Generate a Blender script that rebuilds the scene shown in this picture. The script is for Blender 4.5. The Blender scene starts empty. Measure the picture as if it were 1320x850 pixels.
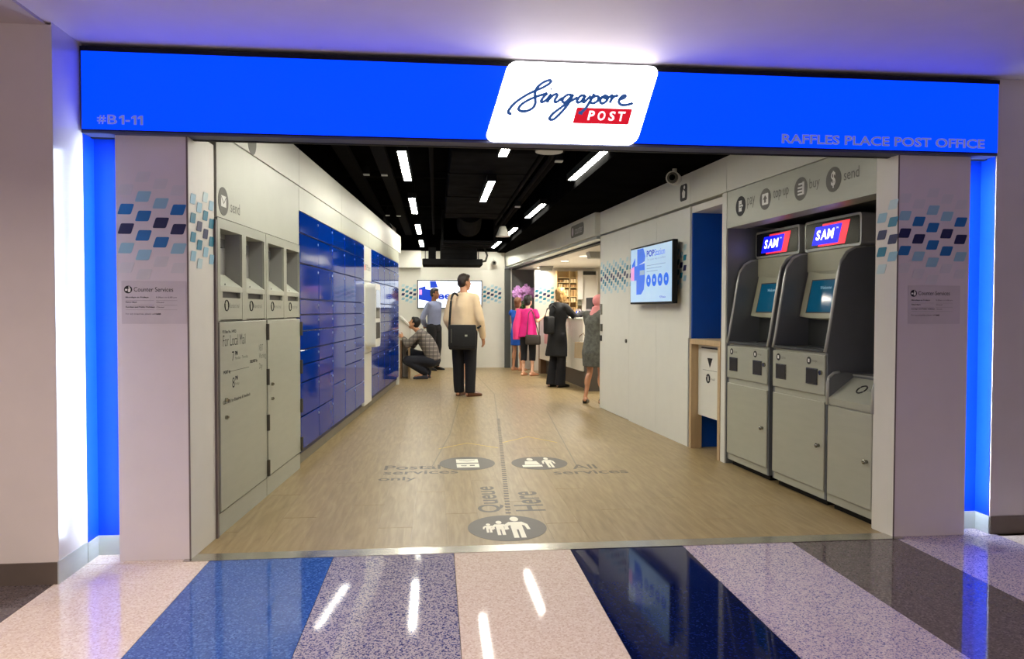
import bpy, bmesh, math, random
from mathutils import Vector, Matrix, Euler, noise

SC = bpy.context.scene
COL = SC.collection
R = math.radians
rng = random.Random(7)

# ------------------------------------------------------------------ camera
cam = bpy.data.cameras.new('camera')
cam.sensor_width = 36.0
cam.lens = 944.9 * 36.0 / 1320.0
cam.clip_end = 100
camo = bpy.data.objects.new('camera', cam)
COL.objects.link(camo)
SC.camera = camo
_p, _y, _r = R(1.488), R(5.920), R(0.12)
fw = Vector((math.sin(_y) * math.cos(_p), math.cos(_y) * math.cos(_p), -math.sin(_p)))
rt = Vector((math.cos(_y), -math.sin(_y), 0))
up = rt.cross(fw)
rt2 = rt * math.cos(_r) + up * math.sin(_r)
up2 = up * math.cos(_r) - rt * math.sin(_r)
camo.matrix_world = Matrix(((rt2.x, up2.x, -fw.x, 0), (rt2.y, up2.y, -fw.y, 0), (rt2.z, up2.z, -fw.z, 1.25), (0, 0, 0, 1)))

# ------------------------------------------------------------------ world, exposure, lamps
SC.view_settings.view_transform = 'Standard'
SC.view_settings.look = 'None'
SC.view_settings.gamma = 1.0
SC.view_settings.use_curve_mapping = False
SC.view_settings.exposure = 0.0
W = bpy.data.worlds.new('mall_surroundings')
SC.world = W
W.use_nodes = True
W.node_tree.nodes['Background'].inputs[0].default_value = (0.62, 0.55, 0.60, 1)
W.node_tree.nodes['Background'].inputs[1].default_value = 0.8

def srgb(r, g, b):
    f = lambda c: c / 12.92 if c <= 0.04045 else ((c + 0.055) / 1.055) ** 2.4
    return (f(r / 255), f(g / 255), f(b / 255), 1)

def area(name, loc, sx, sy, power, col, rot=(0, 0, 0), spread=180):
    l = bpy.data.lights.new(name, 'AREA')
    l.shape = 'RECTANGLE'; l.size = sx; l.size_y = sy
    l.energy = power; l.color = col; l.spread = R(spread)
    o = bpy.data.objects.new(name, l)
    o.location = loc; o.rotation_euler = rot
    COL.objects.link(o)
    return o

WARM = (1.0, 0.86, 0.72)
# recessed mall downlights in the passage in front of the shop
for (lx, ly, lp) in ((-2.4, 1.2, 50), (-0.9, 0.6, 46), (0.9, 0.4, 14), (2.7, 0.6, 4), (0.0, -1.8, 36), (-2.6, -1.6, 36)):
    area('mall_downlight', (lx, ly, 2.50), 0.22, 0.22, lp, WARM, (0, 0, 0), 150)
# recessed service counter downlights first, then added fill lamps without fittings
for (lx, ly, lp) in ((2.38, 11.7, 30), (2.28, 12.9, 26), (2.14, 15.0, 9), (3.1, 10.2, 30), (3.1, 13.4, 22), (2.7, 14.3, 12)):
    area('counter_downlight_and_fill', (lx, ly, 2.125), 0.16, 0.16, lp, (1.0, 0.93, 0.82), (0, 0, 0), 150)

# ------------------------------------------------------------------ materials
def mat(name, rgb, rough=0.5, metal=0.0, estr=0.0, ecol=None, var=0.05, scale=6.0, coat=0.0, bump=0.0, stretch=(1, 1, 1), spec=0.5, bscale=None):
    m = bpy.data.materials.new(name)
    m.use_nodes = True
    nt = m.node_tree; N = nt.nodes; L = nt.links
    b = N['Principled BSDF']
    c = srgb(*rgb)
    b.inputs['Roughness'].default_value = rough
    b.inputs['Metallic'].default_value = metal
    b.inputs['Coat Weight'].default_value = coat
    b.inputs['Coat Roughness'].default_value = 0.05
    b.inputs['Specular IOR Level'].default_value = spec
    tc = N.new('ShaderNodeTexCoord'); mp = N.new('ShaderNodeMapping')
    mp.inputs['Scale'].default_value = stretch
    L.new(tc.outputs['Object'], mp.inputs['Vector'])
    nz = N.new('ShaderNodeTexNoise'); nz.inputs['Scale'].default_value = scale; nz.inputs['Detail'].default_value = 3
    L.new(mp.outputs[0], nz.inputs['Vector'])
    rp = N.new('ShaderNodeValToRGB')
    lo = [x * (1 - var) for x in c[:3]] + [1]; hi = [min(1, x * (1 + var)) for x in c[:3]] + [1]
    rp.color_ramp.elements[0].position = 0.3; rp.color_ramp.elements[0].color = lo
    rp.color_ramp.elements[1].position = 0.7; rp.color_ramp.elements[1].color = hi
    L.new(nz.outputs['Fac'], rp.inputs[0]); L.new(rp.outputs[0], b.inputs['Base Color'])
    if bump:
        bp = N.new('ShaderNodeBump'); bp.inputs['Strength'].default_value = bump; bp.inputs['Distance'].default_value = 0.01
        n2 = N.new('ShaderNodeTexNoise'); n2.inputs['Scale'].default_value = bscale or scale * 4
        L.new(mp.outputs[0], n2.inputs['Vector']); L.new(n2.outputs['Fac'], bp.inputs['Height']); L.new(bp.outputs[0], b.inputs['Normal'])
    if estr:
        b.inputs['Emission Color'].default_value = srgb(*ecol) if ecol else c
        b.inputs['Emission Strength'].default_value = estr
    return m

def terrazzo(name, base, chips, chip_amt, scale=110.0, spec=0.32):
    m = bpy.data.materials.new(name); m.use_nodes = True
    nt = m.node_tree; N = nt.nodes; L = nt.links; b = N['Principled BSDF']
    tc = N.new('ShaderNodeTexCoord')
    v = N.new('ShaderNodeTexVoronoi'); v.inputs['Scale'].default_value = scale
    L.new(tc.outputs['Object'], v.inputs['Vector'])
    sep = N.new('ShaderNodeSeparateColor'); L.new(v.outputs['Color'], sep.inputs[0])
    rp = N.new('ShaderNodeValToRGB'); rp.color_ramp.interpolation = 'CONSTANT'
    e = rp.color_ramp.elements
    e[0].position = 0; e[0].color = srgb(*base)
    e[1].position = 1 - chip_amt; e[1].color = srgb(*chips[0])
    for i, ch in enumerate(chips[1:]):
        k = e.new(1 - chip_amt + chip_amt * (i + 1) / len(chips)); k.color = srgb(*ch)
    L.new(sep.outputs[0], rp.inputs[0])
    n = N.new('ShaderNodeTexNoise'); n.inputs['Scale'].default_value = 2.2
    L.new(tc.outputs['Object'], n.inputs['Vector'])
    mx = N.new('ShaderNodeMix'); mx.data_type = 'RGBA'; mx.blend_type = 'MULTIPLY'; mx.inputs[0].default_value = 0.25
    L.new(rp.outputs[0], mx.inputs[6]); L.new(n.outputs['Color'], mx.inputs[7])
    L.new(rp.outputs[0], b.inputs['Base Color'])
    r2 = N.new('ShaderNodeMapRange'); r2.inputs[3].default_value = 0.03; r2.inputs[4].default_value = 0.07
    L.new(n.outputs['Fac'], r2.inputs[0]); L.new(r2.outputs[0], b.inputs['Roughness'])
    b.inputs['Specular IOR Level'].default_value = spec
    return m

def wood_floor():
    m = bpy.data.materials.new('wood_plank_vinyl'); m.use_nodes = True
    nt = m.node_tree; N = nt.nodes; L = nt.links; b = N['Principled BSDF']
    tc = N.new('ShaderNodeTexCoord'); oi = N.new('ShaderNodeObjectInfo')
    add = N.new('ShaderNodeVectorMath'); add.operation = 'ADD'
    sc = N.new('ShaderNodeVectorMath'); sc.operation = 'SCALE'; sc.inputs['Scale'].default_value = 31.0
    L.new(oi.outputs['Location'], sc.inputs[0])
    L.new(tc.outputs['Object'], add.inputs[0]); L.new(sc.outputs[0], add.inputs[1])
    mp = N.new('ShaderNodeMapping'); mp.inputs['Scale'].default_value = (22, 2.2, 1)
    L.new(add.outputs[0], mp.inputs['Vector'])
    nz = N.new('ShaderNodeTexNoise'); nz.inputs['Scale'].default_value = 1.6; nz.inputs['Detail'].default_value = 6; nz.inputs['Distortion'].default_value = 0.6
    L.new(mp.outputs[0], nz.inputs['Vector'])
    rp = N.new('ShaderNodeValToRGB'); e = rp.color_ramp.elements
    e[0].position = 0.25; e[0].color = srgb(126, 108, 73)
    e[1].position = 0.75; e[1].color = srgb(158, 139, 101)
    k = e.new(0.5); k.color = srgb(143, 123, 86)
    L.new(nz.outputs['Fac'], rp.inputs[0])
    hs = N.new('ShaderNodeHueSaturation'); mr = N.new('ShaderNodeMapRange')
    mr.inputs[3].default_value = 0.97; mr.inputs[4].default_value = 1.05
    L.new(oi.outputs['Random'], mr.inputs[0]); L.new(mr.outputs[0], hs.inputs['Value'])
    L.new(rp.outputs[0], hs.inputs['Color']); L.new(hs.outputs[0], b.inputs['Base Color'])
    b.inputs['Roughness'].default_value = 0.36
    bp = N.new('ShaderNodeBump'); bp.inputs['Strength'].default_value = 0.08
    L.new(nz.outputs['Fac'], bp.inputs['Height']); L.new(bp.outputs[0], b.inputs['Normal'])
    return m

def plaid(name, c0, c1, c2, s):
    m = bpy.data.materials.new(name); m.use_nodes = True
    nt = m.node_tree; N = nt.nodes; L = nt.links; b = N['Principled BSDF']
    tc = N.new('ShaderNodeTexCoord'); sp = N.new('ShaderNodeSeparateXYZ'); L.new(tc.outputs['Object'], sp.inputs[0])
    def band(out):
        mm = N.new('ShaderNodeMath'); mm.operation = 'PINGPONG'; mm.inputs[1].default_value = s; L.new(out, mm.inputs[0])
        g = N.new('ShaderNodeMath'); g.operation = 'GREATER_THAN'; g.inputs[1].default_value = s * 0.72; L.new(mm.outputs[0], g.inputs[0]); return g
    a = band(sp.outputs['Z']); d = band(sp.outputs['Y'])
    m1 = N.new('ShaderNodeMix'); m1.data_type = 'RGBA'; m1.inputs[6].default_value = srgb(*c0); m1.inputs[7].default_value = srgb(*c1); L.new(a.outputs[0], m1.inputs[0])
    m2 = N.new('ShaderNodeMix'); m2.data_type = 'RGBA'; m2.inputs[7].default_value = srgb(*c2); L.new(m1.outputs[2], m2.inputs[6])
    hf = N.new('ShaderNodeMath'); hf.operation = 'MULTIPLY'; hf.inputs[1].default_value = 0.6; L.new(d.outputs[0], hf.inputs[0]); L.new(hf.outputs[0], m2.inputs[0])
    L.new(m2.outputs[2], b.inputs['Base Color']); b.inputs['Roughness'].default_value = 0.85
    return m

M = {}
def mm(key, *a, **k): M[key] = mat(key, *a, **k)
mm('mall_white', (206, 196, 192), 0.45, var=0.02)
mm('mall_ceiling', (222, 214, 216), 0.6, var=0.02)
mm('mall_ceiling_shade', (188, 176, 170), 0.7, var=0.02)
mm('mall_gloss', (205, 198, 198), 0.22, var=0.02)
mm('column_white', (214, 206, 208), 0.35, var=0.02)
mm('return_white', (222, 219, 208), 0.4, var=0.02)
mm('skirt_dark', (104, 92, 84), 0.35, 0.3, var=0.08)
mm('steel', (188, 194, 190), 0.3, 0.45, var=0.08, scale=3, stretch=(1, 1, 6))
mm('threshold_steel', (190, 186, 176), 0.25, 1.0, var=0.06, scale=4, stretch=(5, 1, 1))
mm('recess_blue', (0, 52, 190), 0.45, var=0.03, spec=0.3)
mm('edge_brown', (112, 100, 98), 0.4, 0.3)
mm('panel_white', (220, 219, 208), 0.42, var=0.015)
mm('fascia_white', (220, 220, 208), 0.5, var=0.015)
mm('mail_grey', (168, 170, 154), 0.36, 0.06, var=0.03, scale=5, stretch=(1, 1, 5))
mm('mail_panel', (186, 188, 172), 0.4, var=0.02)
mm('mail_inside', (150, 150, 144), 0.5, var=0.04)
mm('slot_dark', (38, 38, 36), 0.4)
mm('hinge_dark', (92, 90, 80), 0.35, 0.7)
mm('lock_metal', (150, 148, 136), 0.25, 1.0)
mm('locker_blue', (0, 48, 146), 0.06, var=0.03, spec=0.12)
mm('locker_gap', (2, 18, 78), 0.5)
mm('latch_white', (140, 160, 200), 0.3)
mm('plinth_grey', (128, 122, 104), 0.5, var=0.06)
mm('terminal_white', (222, 222, 212), 0.35, var=0.02)
mm('grey_print', (112, 112, 104), 0.6)
mm('dark_print', (44, 44, 44), 0.6)
mm('black_print', (16, 16, 20), 0.6)
mm('white_print', (232, 232, 226), 0.6)
mm('decal_navy', (6, 18, 78), 0.4)
mm('decal_blue', (0, 104, 170), 0.4)
mm('decal_pale', (188, 212, 214), 0.4)
mm('decal_teal', (4, 122, 150), 0.4)
mm('decal_light', (142, 186, 204), 0.4)
mm('decal_faint', (206, 204, 206), 0.4)
mm('notice_clear', (198, 190, 193), 0.3)
mm('kiosk_grey', (170, 171, 154), 0.34, 0.08, var=0.03, scale=5, stretch=(1, 1, 5))
mm('kiosk_fin', (120, 124, 126), 0.38, 0.3, var=0.04)
mm('kiosk_rim', (178, 180, 174), 0.3, 0.3)
mm('kiosk_dark', (70, 72, 70), 0.4, 0.2)
mm('kiosk_brow', (176, 176, 152), 0.4, 0.1)
mm('recess_dark', (74, 78, 74), 0.5)
mm('black_gloss', (10, 10, 10), 0.08)
mm('black_matte', (14, 14, 14), 0.6, spec=0.25)
mm('ceiling_black', (14, 14, 14), 0.9, spec=0.0, var=0.3, scale=3)
mm('duct_black', (36, 36, 37), 0.9, 0.0, spec=0.0, var=0.2, scale=4)
mm('pipe_black', (30, 30, 31), 0.9, 0.0, spec=0.02)
mm('kiosk_screen', (4, 70, 100), 0.08, estr=0.3, ecol=(10, 96, 128))
mm('screen_soft', (120, 170, 190), 0.3, estr=0.6, ecol=(130, 180, 200))
mm('sam_blue', (20, 20, 210), 0.3, estr=1.0, ecol=(16, 24, 235))
mm('sam_red', (240, 40, 60), 0.3, estr=0.9, ecol=(245, 52, 72))
mm('sam_white', (255, 255, 255), 0.3, estr=1.6, ecol=(255, 255, 255))
mm('sign_blue', (0, 20, 90), 0.3, estr=2.2, ecol=(0, 50, 255), var=0.02, spec=0.1)
mm('sign_white', (250, 250, 250), 0.3, estr=4.6, ecol=(255, 252, 255), var=0.0)
mm('sign_edge', (250, 250, 250), 0.3, estr=4.0, ecol=(250, 250, 255), var=0.0)
mm('sign_post', (255, 255, 255), 0.3, estr=0.9, ecol=(255, 255, 255), var=0.0)
mm('sign_red', (200, 10, 35), 0.4, estr=0.75, ecol=(208, 6, 34))
mm('sign_script', (40, 80, 140), 0.4, estr=0.42, ecol=(56, 104, 170))
mm('sign_letters', (118, 124, 176), 0.5, estr=0.5, ecol=(112, 124, 190))
mm('led', (255, 255, 255), 0.4, estr=85.0, ecol=(222, 238, 255), var=0)
mm('lamp', (255, 255, 255), 0.4, estr=74.0, ecol=(255, 251, 238), var=0)
mm('small_lamp', (255, 250, 240), 0.4, estr=3.0, ecol=(255, 240, 220), var=0)
mm('dim_lamp', (120, 118, 108), 0.4, estr=0.12, ecol=(230, 225, 205), var=0)
mm('tv_white', (235, 242, 255), 0.2, estr=1.0, ecol=(226, 238, 255))
mm('tv_pale', (150, 185, 215), 0.2, estr=0.55, ecol=(176, 206, 236))
mm('tv_blue', (20, 80, 200), 0.2, estr=0.75, ecol=(20, 96, 205))
mm('tv_deep', (10, 50, 170), 0.2, estr=0.7, ecol=(16, 62, 180))
mm('tv_pink', (200, 130, 190), 0.2, estr=0.7, ecol=(214, 150, 200))
mm('tv_grey', (120, 150, 180), 0.2, estr=0.5, ecol=(120, 160, 195))
mm('wood_desk', (186, 160, 122), 0.45, var=0.1, scale=4, stretch=(8, 8, 0.7))
mm('recess_navy', (0, 76, 178), 0.35, var=0.05)
mm('cam_white', (200, 196, 184), 0.35)
mm('soffit_blue', (56, 62, 92), 0.5)
mm('jamb_grey', (72, 76, 74), 0.45)
mm('service_grey', (98, 98, 96), 0.6)
mm('service_white', (226, 222, 212), 0.5, var=0.01)
mm('counter_white', (226, 220, 204), 0.35, var=0.015)
mm('plinth_dark', (70, 62, 54), 0.5)
mm('wood_brown', (120, 92, 66), 0.5, var=0.12, scale=5, stretch=(6, 6, 0.6))
mm('shelf_wood', (224, 196, 140), 0.5, var=0.06)
mm('parcel_tan', (196, 160, 104), 0.7, var=0.08)
mm('parcel_cream', (232, 214, 168), 0.7, var=0.05)
mm('parcel_brown', (140, 100, 56), 0.7, var=0.1)
mm('orchid', (206, 150, 212), 0.6, var=0.2, scale=30)
mm('leaf', (60, 110, 52), 0.5, var=0.2)
mm('pot_red', (130, 40, 56), 0.5)
mm('pink_cloth', (226, 168, 164), 0.8, var=0.06)
mm('paper', (236, 234, 226), 0.6)
mm('floor_grey', (92, 87, 78), 0.5)
mm('floor_white', (226, 222, 204), 0.5)
mm('floor_dark', (112, 98, 72), 0.6)
mm('floor_yellow', (212, 184, 84), 0.5)
mm('skin_tan', (196, 142, 108), 0.5, var=0.05, scale=20)
mm('skin_light', (224, 176, 146), 0.5, var=0.05, scale=20)
mm('skin_brown', (160, 108, 76), 0.5, var=0.05, scale=20)
mm('hair_black', (20, 16, 15), 0.45, var=0.3, scale=60)
mm('hair_dark', (44, 32, 26), 0.45, var=0.3, scale=60)
mm('hair_blond', (168, 130, 76), 0.45, var=0.25, scale=60)
mm('hair_brown', (110, 66, 38), 0.45, var=0.25, scale=60)
mm('eye_dark', (20, 14, 12), 0.2)
mm('lip', (168, 92, 84), 0.5)
mm('shirt_beige', (232, 206, 168), 0.8, var=0.06, bump=0.3)
mm('shirt_blue', (136, 144, 176), 0.8, var=0.08, bump=0.3)
mm('trouser_black', (16, 16, 22), 0.85, var=0.15, bump=0.3)
mm('trouser_navy', (20, 23, 36), 0.85, var=0.15, bump=0.3)
mm('shoe_brown', (92, 54, 34), 0.35)
mm('shoe_black', (14, 13, 13), 0.3)
mm('sneaker', (44, 46, 58), 0.6)
mm('shoe_light', (222, 206, 186), 0.5)
mm('sole_white', (200, 200, 200), 0.6)
mm('bag_black', (16, 16, 17), 0.7, var=0.2, bump=0.3)
mm('bag_brown', (50, 42, 36), 0.6, var=0.15)
mm('bag_tan', (166, 144, 110), 0.6, var=0.1)
mm('coat_black', (15, 15, 17), 0.85, var=0.2, bump=0.3)
mm('magenta', (206, 26, 122), 0.75, var=0.12, bump=0.3)
mm('scarf_pink', (232, 60, 130), 0.75, var=0.12, bump=0.3)
mm('dress_blue', (0, 78, 178), 0.75, var=0.1, bump=0.3)
mm('dress_grey', (92, 92, 84), 0.85, var=0.3, scale=26, bump=0.5)
mm('headscarf', (226, 148, 146), 0.8, var=0.1, bump=0.3)
mm('blouse_pale', (224, 196, 186), 0.8, var=0.06)
mm('joint_dark', (60, 58, 54), 0.7)
M['wood'] = wood_floor()
M['plaid'] = plaid('plaid_cloth', (104, 98, 94), (140, 132, 124), (72, 66, 66), 0.035)
M['t_cream'] = terrazzo('terrazzo_cream', (220, 202, 188), [(208, 186, 170), (228, 214, 202)], 0.5, 140)
M['t_blue'] = terrazzo('terrazzo_blue', (54, 90, 162), [(76, 116, 188), (42, 74, 142)], 0.4, 140)
M['t_speck'] = terrazzo('terrazzo_speckled', (176, 168, 176), [(84, 88, 136), (130, 126, 152), (62, 66, 112)], 0.42, 190)
M['t_lav'] = terrazzo('terrazzo_lavender', (188, 172, 184), [(136, 128, 164), (206, 192, 198), (104, 102, 146)], 0.4, 190)
M['t_navy'] = terrazzo('terrazzo_navy', (10, 20, 62), [(18, 32, 86), (8, 14, 46)], 0.3, 140, 0.14)
M['t_grey'] = terrazzo('terrazzo_grey', (92, 82, 82), [(108, 98, 98), (76, 68, 70)], 0.4, 140)

# ------------------------------------------------------------------ mesh helpers
class MB:
    def __init__(s): s.bm = bmesh.new()
    def box(s, x0, x1, y0, y1, z0, z1, bev=0.0, seg=2):
        x0, x1 = min(x0, x1), max(x0, x1); y0, y1 = min(y0, y1), max(y0, y1); z0, z1 = min(z0, z1), max(z0, z1)
        r = bmesh.ops.create_cube(s.bm, size=1)
        vs = r['verts']
        for v in vs:
            v.co = Vector(((x0 + x1) / 2 + v.co.x * (x1 - x0), (y0 + y1) / 2 + v.co.y * (y1 - y0), (z0 + z1) / 2 + v.co.z * (z1 - z0)))
        if bev:
            es = list({e for v in vs for e in v.link_edges})
            bmesh.ops.bevel(s.bm, geom=es, offset=bev, segments=seg, affect='EDGES', profile=0.5)
        return s
    def cyl(s, p0, p1, r0, r1=None, n=16):
        r1 = r0 if r1 is None else r1
        p0, p1 = Vector(p0), Vector(p1)
        d = p1 - p0
        q = d.to_track_quat('Z', 'Y').to_matrix().to_4x4()
        bmesh.ops.create_cone(s.bm, cap_ends=True, segments=n, radius1=max(r0, 1e-4), radius2=max(r1, 1e-4), depth=d.length, matrix=Matrix.Translation((p0 + p1) / 2) @ q)
        return s
    def prism(s, pts, ax, a0, a1):
        def P(u, v, a):
            return {'x': (a, u, v), 'y': (u, a, v), 'z': (u, v, a)}[ax]
        A = [s.bm.verts.new(P(u, v, a0)) for u, v in pts]
        B = [s.bm.verts.new(P(u, v, a1)) for u, v in pts]
        n = len(pts)
        fs = [s.bm.faces.new(A), s.bm.faces.new(B[::-1])]
        for i in range(n):
            j = (i + 1) % n
            fs.append(s.bm.faces.new((A[j], A[i], B[i], B[j])))
        bmesh.ops.recalc_face_normals(s.bm, faces=fs)
        return s
    def ell(s, c, r, seg=16, rot=None):
        m = Matrix.Translation(c) @ (rot.to_4x4() if rot else Matrix.Identity(4)) @ Matrix.Diagonal((r[0], r[1], r[2], 1))
        nv = max(6, seg // 2)
        top = s.bm.verts.new(m @ Vector((0, 0, 1))); bot = s.bm.verts.new(m @ Vector((0, 0, -1)))
        rows = [[s.bm.verts.new(m @ Vector((math.sin(math.pi * i / nv) * math.cos(2 * math.pi * k / seg), math.sin(math.pi * i / nv) * math.sin(2 * math.pi * k / seg), math.cos(math.pi * i / nv)))) for k in range(seg)] for i in range(1, nv)]
        F = s.bm.faces.new
        for k in range(seg):
            j = (k + 1) % seg
            F((top, rows[0][k], rows[0][j])); F((bot, rows[-1][j], rows[-1][k]))
            for p, q in zip(rows, rows[1:]): F((p[k], q[k], q[j], p[j]))
        return s
    def loft(s, rings):
        prev = None; first = None
        for ring in rings:
            vs = [s.bm.verts.new(p) for p in ring]
            if prev:
                n = len(vs)
                for i in range(n):
                    s.bm.faces.new((prev[i], prev[(i + 1) % n], vs[(i + 1) % n], vs[i]))
            else: first = vs
            prev = vs
        s.bm.faces.new(first[::-1]); s.bm.faces.new(prev)
        return s
    def orient_from(s, n0):
        fs = list(s.bm.faces)[n0:]
        vol = 0.0
        for f in fs:
            v = [w.co for w in f.verts]
            for i in range(1, len(v) - 1): vol += v[0].dot(v[i].cross(v[i + 1]))
        if vol < 0:
            for f in fs: f.normal_flip()
    def tube(s, pts, r, n=8):
        pts = [Vector(p) for p in pts]
        rings = []
        up = Vector((0, 0, 1))
        for i, p in enumerate(pts):
            t = (pts[min(i + 1, len(pts) - 1)] - pts[max(i - 1, 0)]).normalized()
            a = t.cross(up if abs(t.z) < 0.95 else Vector((1, 0, 0))).normalized(); b = t.cross(a)
            rings.append([p + (a * math.cos(k * 2 * math.pi / n) + b * math.sin(k * 2 * math.pi / n)) * r for k in range(n)])
        return s.loft(rings)
    def mesh(s, name, smooth=False):
        me = bpy.data.meshes.new(name)
        bmesh.ops.recalc_face_normals(s.bm, faces=s.bm.faces[:])
        s.bm.to_mesh(me); s.bm.free()
        if smooth:
            for p in me.polygons: p.use_smooth = True
        return me
    def build(s, name, m, parent=None, loc=None, smooth=False, rotz=0):
        me = s.mesh(name, smooth)
        me.materials.append(M[m] if isinstance(m, str) else m)
        return put(name, me, parent, loc, rotz)

def put(name, me, parent=None, loc=None, rotz=0):
    o = bpy.data.objects.new(name, me); COL.objects.link(o)
    if parent is not None: o.parent = parent
    if loc is not None: o.location = loc
    if rotz: o.rotation_euler = (0, 0, rotz)
    return o

def B(*a, **k): return MB().box(*a, **k)

def thing(name, label, cat, loc=(0, 0, 0), rotz=0.0, group=None):
    o = bpy.data.objects.new(name, None); COL.objects.link(o)
    o.empty_display_size = 0.1
    o.location = loc; o.rotation_euler = (0, 0, rotz)
    o['label'] = label; o['category'] = cat
    if group: o['group'] = group
    return o

def tag(o, label, cat, group=None):
    o['label'] = label; o['category'] = cat
    if group: o['group'] = group
    return o

def struct(o):
    o['kind'] = 'structure'; return o

def copy_tree(o, parent=None):
    c = o.copy(); COL.objects.link(c); c.parent = parent
    for ch in list(o.children): copy_tree(ch, c)
    return c

# left wall frame: local X runs into the shop, local Y into the wall; right wall frame: local X runs towards the entrance
AL, AR = R(3.9), R(-4.3)
LROT = math.atan2(math.cos(AL), math.sin(AL))
RROT = math.atan2(-math.cos(AR), -math.sin(AR))
def LP(u, d=0.0, z=0.0):
    return Vector((-1.185 + math.sin(AL) * u - math.cos(AL) * d, 4.155 + math.cos(AL) * u + math.sin(AL) * d, z))
def RP(u, d=0.0, z=0.0):
    return Vector((2.30 + math.sin(AR) * u + math.cos(AR) * d, 6.516 + math.cos(AR) * u - math.sin(AR) * d, z))

TMP = bpy.data.scenes.new('workshop')
def evaluated_mesh(o):
    TMP.collection.objects.link(o)
    vl = TMP.view_layers[0]; vl.update()
    dg = vl.depsgraph; dg.update()
    me = bpy.data.meshes.new_from_object(o.evaluated_get(dg), depsgraph=dg)
    bpy.data.objects.remove(o)
    return me

# ------------------------------------------------------------------ lettering and print
def text_mesh(s, bold=0.0, shear=0.0, extrude=0.0):
    cu = bpy.data.curves.new('t', 'FONT'); cu.body = s; cu.size = 1; cu.offset = bold; cu.shear = shear
    cu.resolution_u = 3; cu.extrude = extrude; cu.fill_mode = 'BOTH' if extrude else 'FRONT'
    o = bpy.data.objects.new('t', cu)
    me = evaluated_mesh(o)
    bpy.data.curves.remove(cu)
    return me

def letters(s, m, parent, x, z, w, h, y=-0.0015, plane='xz', bold=0.0, shear=0.0, name='lettering', rot=0.0, extrude=0.0, loc=None):
    """text scaled to a w by h box whose lower left corner is (x, z)"""
    me = text_mesh(s, bold, shear, extrude)
    xs = [v.co.x for v in me.vertices]; ys = [v.co.y for v in me.vertices]
    x0, y0 = min(xs), min(ys); sx = w / (max(xs) - x0); sy = h / (max(ys) - y0)
    c, sn = math.cos(rot), math.sin(rot)
    for v in me.vertices:
        a = (v.co.x - x0) * sx; b = (v.co.y - y0) * sy; t = v.co.z * 0.02
        a, b = a * c - b * sn, a * sn + b * c
        v.co = Vector((x + a, y - t, z + b)) if plane == 'xz' else Vector((x + a, z + b, y + t))
    me.materials.clear(); me.materials.append(M[m]); me.name = name
    return put(name, me, parent, loc)

def letter_parts(s, m, parent, x, z, w, h, y, bold, name='letter'):
    """raised lettering, every letter a part of its own"""
    o = letters(s, m, parent, x, z, w, h, y=y, bold=bold, extrude=0.1)
    bm = bmesh.new(); bm.from_mesh(o.data)
    left = set(bm.verts); chunks = []
    while left:
        st = [left.pop()]; isl = set(st)
        while st:
            v = st.pop()
            for e in v.link_edges:
                q = e.other_vert(v)
                if q in left: left.discard(q); isl.add(q); st.append(q)
        chunks.append(isl)
    chunks.sort(key=lambda c: min(v.co.x for v in c))
    for isl in chunks:
        nb = bmesh.new(); mp = {v: nb.verts.new(v.co) for v in isl}
        for f in {f for v in isl for f in v.link_faces}: nb.faces.new([mp[v] for v in f.verts])
        me = bpy.data.meshes.new(name); nb.to_mesh(me); nb.free(); me.materials.append(M[m])
        put(name, me, parent)
    bm.free(); bpy.data.objects.remove(o)

def ngon(cx, cz, rx, rz=None, n=28):
    rz = rz or rx
    return [(cx + rx * math.cos(2 * math.pi * i / n), cz + rz * math.sin(2 * math.pi * i / n)) for i in range(n)]

def disc(name, m, parent, cx, cz, r, y0=-0.0015, rz=None, th=0.0015, loc=None):
    return MB().prism(ngon(cx, cz, r, rz), 'y', y0, y0 + th).build(name, m, parent, loc)

def rrect(x0, x1, z0, z1, r, n=5, slant=0.0):
    pts = []
    for (cx, cz, a0) in ((x1 - r, z1 - r, 0), (x0 + r, z1 - r, 90), (x0 + r, z0 + r, 180), (x1 - r, z0 + r, 270)):
        for k in range(n + 1):
            a = R(a0 + 90 * k / n); px, pz = cx + r * math.cos(a), cz + r * math.sin(a)
            pts.append((px + slant * (pz - z0), pz))
    return pts

TILE = {}
def tile_mesh(key):
    if key not in TILE:
        me = MB().prism(rrect(0, 0.063, 0, 0.052, 0.006, 2, 0.33), 'y', -0.0012, 0.0).mesh('decal_tile')
        me.materials.append(M[key]); TILE[key] = me
    return TILE[key]

def decal_band(parent, x0, x1, y=0.0, ph=0, mid=0.0, faint=False, xform=None, teal=False):
    """staggered parallelogram print between x0 and x1; ph shifts the stagger"""
    n = int((x1 - x0) / 0.0822)
    for i in range(n + 1):
        x = x0 + i * 0.0822
        if x + 0.075 > x1: continue
        for j in range(-4, 4):
            zc = 1.648 - 0.0325 * ((i + ph) % 3) + 0.0955 * j + mid
            d = abs(zc - mid - 1.663)
            key = 'decal_navy' if d < 0.036 else ('decal_teal' if teal else 'decal_blue') if d < 0.096 else 'decal_light' if d < 0.157 else ('decal_faint' if faint and d < 0.24 else 'decal_pale' if teal and d < 0.19 else None)
            if not key: continue
            o = put('decal_tile', tile_mesh(key), parent)
            if xform: o.matrix_local = xform @ Matrix.Translation((x, y, zc - 0.026))
            else: o.location = (x, y, zc - 0.026)

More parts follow.
